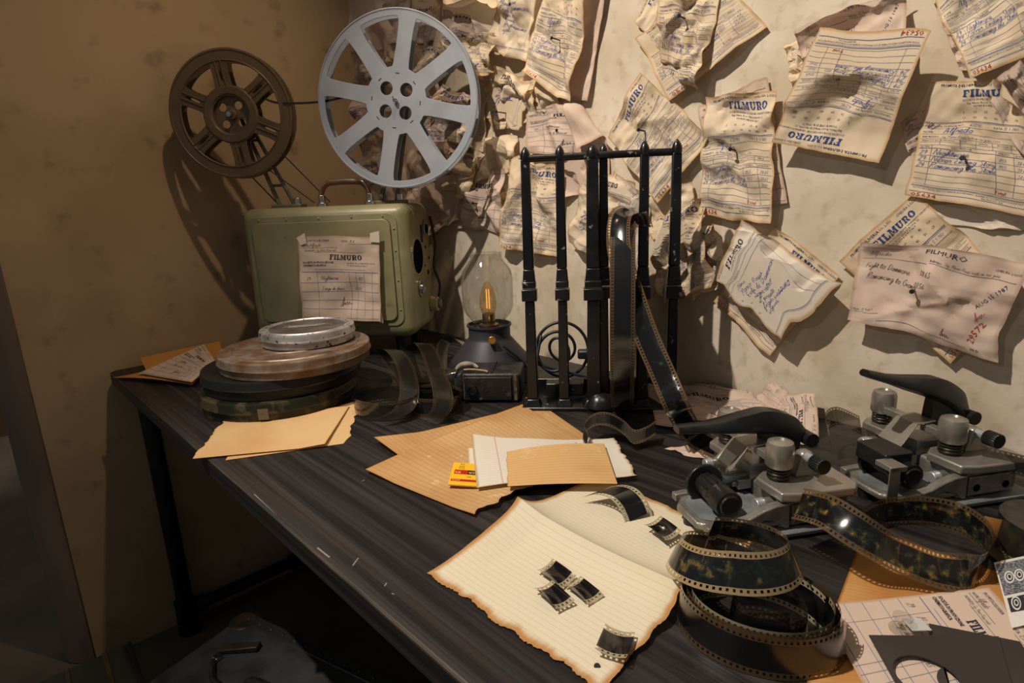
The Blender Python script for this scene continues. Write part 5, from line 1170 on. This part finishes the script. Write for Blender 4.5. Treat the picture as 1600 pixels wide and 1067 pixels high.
P = loop(cu_, [(-300, .058, .046, .024), (-200, .052, .042, .045), (-90, .047, .036, .060), (0, .050, .034, .062), (60, .048, .034, .060), (120, .046, .034, .058)]); part('upper_loop', P, tilt(P, cu_, -.42), film_amber, cross=3)
P = loop((c[0] + .004, c[1] - .004), [(-60, .040, .030, .018), (90, .030, .026, .020), (200, .022, .026, .020), (320, .030, .016, .018)]); part('clear_curl', P, tilt(P, c, -.1), film_thin, cross=3)
# strip leaving the near splicer and its ring on the right
c = None
zs = [(1246, 786, .050), (1290, 798, .060), (1345, 832, .054), (1410, 868, .032), (1475, 892, .020), (1528, 893, .0178), (1549, 868, .0178), (1540, 838, .0178), (1500, 810, .0178), (1445, 798, .0178), (1385, 800, .0178), (1346, 818, .0178), (1344, 838, .0178), (1380, 856, .0178)]
P = [onz(u, v, z) for u, v, z in zs]
Wv = [scr(.5, .8, .0), scr(.45, .85, .0), scr(.35, .8, -.4), scr(.30, .8, -.6), scr(.1, .9, -.3)] + [np.array([0, 0, -1.])] * 9
P = spline(P, 9); Wv = spline(Wv, 9); Mw = mirror_w(P, Wv); k_ = np.interp(np.arange(len(P)) / 9., [0, 1, 3.4, 5], [.9, 1, .95, 0])[:, None]; Wv = Wv / np.linalg.norm(Wv, axis=1)[:, None] * (1 - k_) + Mw * k_
sr = ribbon('film_strip', P, Wv, film_pic, width=.035, cross=6, belly=.002); tag(sr, 'glossy film strip with picture frames looping right of near splicer', 'film strip')
# strip leaving the rear splicer on the right
P = [onz(1535, 712, .052), onz(1575, 722, .050), onz(1625, 735, .048), onz(1680, 752, .045)]
sr = ribbon('film_strip', spline(P, 6), scr(.35, .85, .3), film_thin, width=.030, cross=3); tag(sr, 'short smoky film strip leaving the rear splicer at right edge', 'film strip')
P = [onz(1298, 690, .030), onz(1292, 660, .045), onz(1310, 650, .050), onz(1345, 665, .052)]
sr = ribbon('film_strip', spline(P, 6), scr(.3, .9, .3), film_thin, width=.030, cross=3); tag(sr, 'smoky film strip entering the rear splicer from the left', 'film strip')
# film curl in front of the rack
P = [onz(918, 690, .018), onz(912, 672, .026), onz(928, 656, .034), onz(952, 655, .036), onz(975, 668, .028), onz(990, 682, .018), onz(1008, 678, .018), onz(1024, 668, .026)]
sr = ribbon('film_strip', spline(P, 8), np.array([-.5, .75, .35]), film_dark, width=.030, cross=3); tag(sr, 'short curled dark film strip before the rack base', 'film strip')
# loops by the cans
def tring(cpx, A, B, m, label, keys=None, z=.0178):
    cc = onz(*cpx); P = loop(cc[:2], keys or [(0, A, B, z), (400, A * 1.04, B * 1.04, z)])
    o = ribbon('film_loop', P, tilt(P, cc[:2], .04), m, width=.035, cross=3); tag(o, label, 'film loop', 'film loops beside the cans'); return o
tring((606, 642), .060, .052, film_thin, 'smoky film ring lying nearest the film cans')
tring((680, 640), .052, .040, film_dark, 'dark film ring left of the leather camera')
tring((672, 628), .040, .030, film_thin, 'smoky film ring inside the dark ring by the camera')
def arch(pts, wid, m, label):
    o = ribbon('film_loop', spline([onz(u, v, z) for u, v, z in pts], 8), wid, m, width=.035, cross=3); tag(o, label, 'film loop', 'film loops beside the cans')
arch([(640, 602, .010), (612, 566, .040), (600, 548, .066), (615, 548, .074), (632, 570, .062), (640, 610, .040), (630, 640, .022), (600, 655, .014)], scr(1, .05, .35), film_thin, 'tall film arch standing left in the film tangle')
arch([(650, 590, .020), (640, 552, .060), (655, 536, .084), (668, 545, .084), (682, 580, .066), (692, 615, .045), (690, 640, .026), (678, 650, .018)], scr(1, .05, .30), film_thin, 'tall film arch standing in the middle of the film tangle')
arch([(690, 575, .008), (692, 540, .036), (708, 528, .050), (730, 542, .046), (742, 568, .022), (740, 585, .010)], scr(.75, .3, .9), film_thin, 'film arch between the lamp and the projector')
# single film frames
def snip(px, z, label, curl=.003, m=None):
    Q = [onz(u, v, z) for u, v in px]            # corners: perforated edge a-b, other perforated edge d-c
    a, b, c_, d = Q; ax = ((c_ + d) / 2 - (a + b) / 2); wv = ax / np.linalg.norm(ax); L = ((b + c_) / 2 - (a + d) / 2)
    st = (a + d) / 2; P = [st + L * t + UP * (curl * (2 * t - 1) ** 2 + .0004) for t in np.linspace(0, 1, 9)]
    o = ribbon('film_snippet', np.array(P), wv, m or film_frame, width=float(np.linalg.norm(ax)), cross=6, belly=-.0015); tag(o, label, 'film frame', 'cut film frames on the cream sheet'); return o
snip([(838, 896), (864, 876), (900, 905), (876, 922)], .005, 'cut film frame at the top of the three touching frames')
snip([(834, 924), (862, 910), (899, 944), (868, 955)], .0065, 'cut film frame at the lower left of three touching frames')
snip([(880, 918), (908, 904), (943, 934), (918, 948)], .0055, 'cut film frame at the right of the three touching frames')
snip([(946, 982), (992, 990), (978, 1036), (930, 1016)][::-1], .0085, 'single cut film frame near the punched hole')
snip([(1006, 824), (1032, 809), (1064, 834), (1040, 848)], .0095, 'single cut film frame beside the near splicer tray')
P = [onz(928, 770, .016), onz(950, 765, .022), onz(972, 770, .024), onz(988, 786, .018), onz(998, 808, .006)]
sr = ribbon('film_snippet', spline(P, 6), scr(.9, -.25, .3), film_frame, width=.036, cross=4); tag(sr, 'curved piece of film of several frames on the cream sheet', 'film frame', 'cut film frames on the cream sheet')
# film roll, packet and card at the right frame edge
rc_ = onz(1640, 868); rr_ = tag(empty('film_roll', (rc_[0], rc_[1], .004)), 'dark roll of film lying flat at the right frame edge', 'film roll')
MB().lathe([(.016, .0), (.044, 0), (.044, .034), (.016, .034)], 56, closed=True).build('wound_film', mat('wound_film_flat', (.012, .011, .009), .3, col2=(.035, .03, .02), scale=60), rr_, smooth=40)
MB().lathe([(.012, .0), (.016, 0), (.016, .035), (.012, .035)], 32, closed=True).build('core', cream, rr_, smooth=40)
bag = film_mat('olive_gel', frame=(.05, .045, .02), edge=(.05, .045, .02), dens=.55, edge_dens=.55, tint=(.6, .55, .3))
og = mat('olive_film_sheet', (.10, .085, .04), .12, spec=.7)
g = MB(); Q = tq((1540, 862), (1600, 842), (1660, 880), (1580, 896), z=.003); g.add(list(Q) + [q + np.array([0, 0, .0012]) for q in Q], [(3, 2, 1, 0), (4, 5, 6, 7), (0, 1, 5, 4), (1, 2, 6, 5), (2, 3, 7, 6), (3, 0, 4, 7)])
tag(g.build('gel_sheet', og, bevel=.0004), 'olive translucent sheet under the film roll at right', 'film sheet')
Sh = Sheet('card_tag', [onz(1538, 806, .034), onz(1566, 812, .034), onz(1560, 846, .006), onz(1540, 846, .006)], MN, nu=4, nv=4); tag(Sh.o, 'small tan card tag leaning on the film roll', 'card')

# ------------------------------------------------------------------ on the floor
case_m = mat('charcoal_case_cloth', (.040, .040, .043), .55, col2=(.014, .013, .013), scale=12, bump=.25, bscale=150, col3=(.05, .045, .04), scale3=20, lo3=.66, hi3=.76)
rustm = mat('rusty_fitting', (.06, .035, .02), .55, metal=.5, col2=(.02, .016, .014), scale=40)
ang = math.radians(17)
su = tag(empty('suitcase', (.424, -.655, FZ), ang), 'battered charcoal suitcase with black handle on the floor under the table', 'suitcase')
SW, SD, SH = .60, .44, .235
MB().box(0, SW, -SD, 0, .0, .15).build('case_body', case_m, su, bevel=.012, seg=3)
MB().box(0, SW, -SD, 0, .153, SH).build('lid', case_m, su, bevel=.012, seg=3)
MB().box(-.002, SW + .002, -SD - .002, .002, .146, .157).build('seam_trim', rustm, su, bevel=.002)
edge_m = mat('grey_edge_trim', (.035, .034, .036), .4, metal=.3)
tr1 = MB().box(.01, SW - .01, -.028, .0015, SH - .024, SH + .0015).build('edge_trim', edge_m, su, bevel=.003)
for i in range(16): MB().lathe([(0, .0022), (.003, .0014), (.0042, 0)], 10, c=(.03 + .036 * i, -.014, SH + .0015)).build('rivet', rustm, tr1, smooth=60)
for (x, y) in ((.024, -.024), (SW - .024, -.024), (.024, -SD + .024), (SW - .024, -SD + .024)):
    MB().prism(chaikin([(x - .028, y - .028), (x + .028, y - .028), (x + .028, y + .028), (x - .028, y + .028)], 2), SH - .018, SH + .0025).build('corner_cap', rustm, su, bevel=.004)
hpts = spline([(.22, -.16, SH + .004), (.222, -.158, SH + .032), (.240, -.156, SH + .046), (.29, -.154, SH + .048), (.335, -.152, SH + .044), (.350, -.150, SH + .030), (.352, -.150, SH + .004)], 6)
hd = MB().tube(hpts, .0095, 12).build('handle', blackp, su, smooth=60)
for x in (.22, .352): MB().box(x - .017, x + .017, -.172, -.138, SH, SH + .005).build('handle_plate', rustm, hd, bevel=.001)
MB().add([(.055, -.095, SH + .0015), (.125, -.055, SH + .0015), (.132, -.072, SH + .0015), (.065, -.113, SH + .0015), (.055, -.095, SH + .010), (.125, -.055, SH + .013), (.132, -.072, SH + .013), (.065, -.113, SH + .010)], [(0, 3, 2, 1), (4, 5, 6, 7), (0, 1, 5, 4), (1, 2, 6, 5), (2, 3, 7, 6), (3, 0, 4, 7)]).build('leather_strap', mat('old_brown_leather', (.035, .02, .013), .5, col2=(.015, .01, .008), scale=30), su, bevel=.002)
MB().tube(spline([(.075, -.13, SH + .004), (.095, -.145, SH + .006), (.12, -.16, SH + .004), (.15, -.165, SH + .006), (.18, -.18, SH + .004)], 5), .006, 8).build('broken_strap', blackp, su, smooth=60)
lc = MB().box(.066, .082, -.128, -.112, SH, SH + .008).build('buckle', chrome, su, bevel=.002)
# small crate
cr = tag(empty('small_trunk', (.20, -.852, FZ), math.radians(-3)), 'small dark trunk with brass strips at the bottom left', 'trunk')
MB().box(0, .25, -.24, 0, 0, .09).build('trunk_body', case_m, cr, bevel=.004)
MB().box(-.003, .253, -.243, .003, .092, .14).build('lid', mat('greenish_black_paint', (.02, .022, .018), .55, col2=(.04, .038, .03), scale=14, lo=.5, hi=.7), cr, bevel=.003)
bs = mat('dull_brass', (.16, .11, .04), .45, metal=.6, col2=(.06, .045, .02), scale=40)
for y in (-.048, -.118, -.19): MB().box(-.004, .254, y - .0045, y + .0045, .138, .1425).build('brass_strip', bs, cr, bevel=.0008)
MB().box(-.0045, .254, -.004, .0045, .118, .1435).build('edge_trim', edge_m, cr, bevel=.001)
# black bag behind the stretcher
b = MB(); rng = np.random.RandomState(5); n = 48; prof_n = 22
ph = rng.uniform(0, 6.28, 12)
for j in range(prof_n + 1):
    t = j / prof_n
    for i in range(n):
        a = 2 * math.pi * i / n
        r = .15 * math.sin(math.pi * min(1, .12 + .9 * t) ** .8) ** .6 * (1 + .07 * math.sin(7 * a + ph[0] + 3 * t) + .05 * math.sin(13 * a + ph[1] - 4 * t) + .04 * math.sin(5 * a + 9 * t + ph[2]))
        if j == prof_n: r = .012
        if j == 0: r = .06
        b.v.append((r * math.cos(a), r * .8 * math.sin(a), .36 * t * (1 + .05 * math.sin(3 * a + ph[3]))))
for j in range(prof_n):
    for i in range(n): b.f.append((j * n + i, j * n + (i + 1) % n, (j + 1) * n + (i + 1) % n, (j + 1) * n + i))
b.f += [tuple(range(n))[::-1], tuple(range(prof_n * n, (prof_n + 1) * n))]
bagm = mat('black_plastic_bag', (.004, .004, .0045), .22, bump=.8, bscale=28, spec=.6)
bo = b.build('black_bag', bagm, smooth=60); bo.location = (.34, -.20, FZ); tag(bo, 'black glossy bag standing under the table behind the stretcher', 'bag')
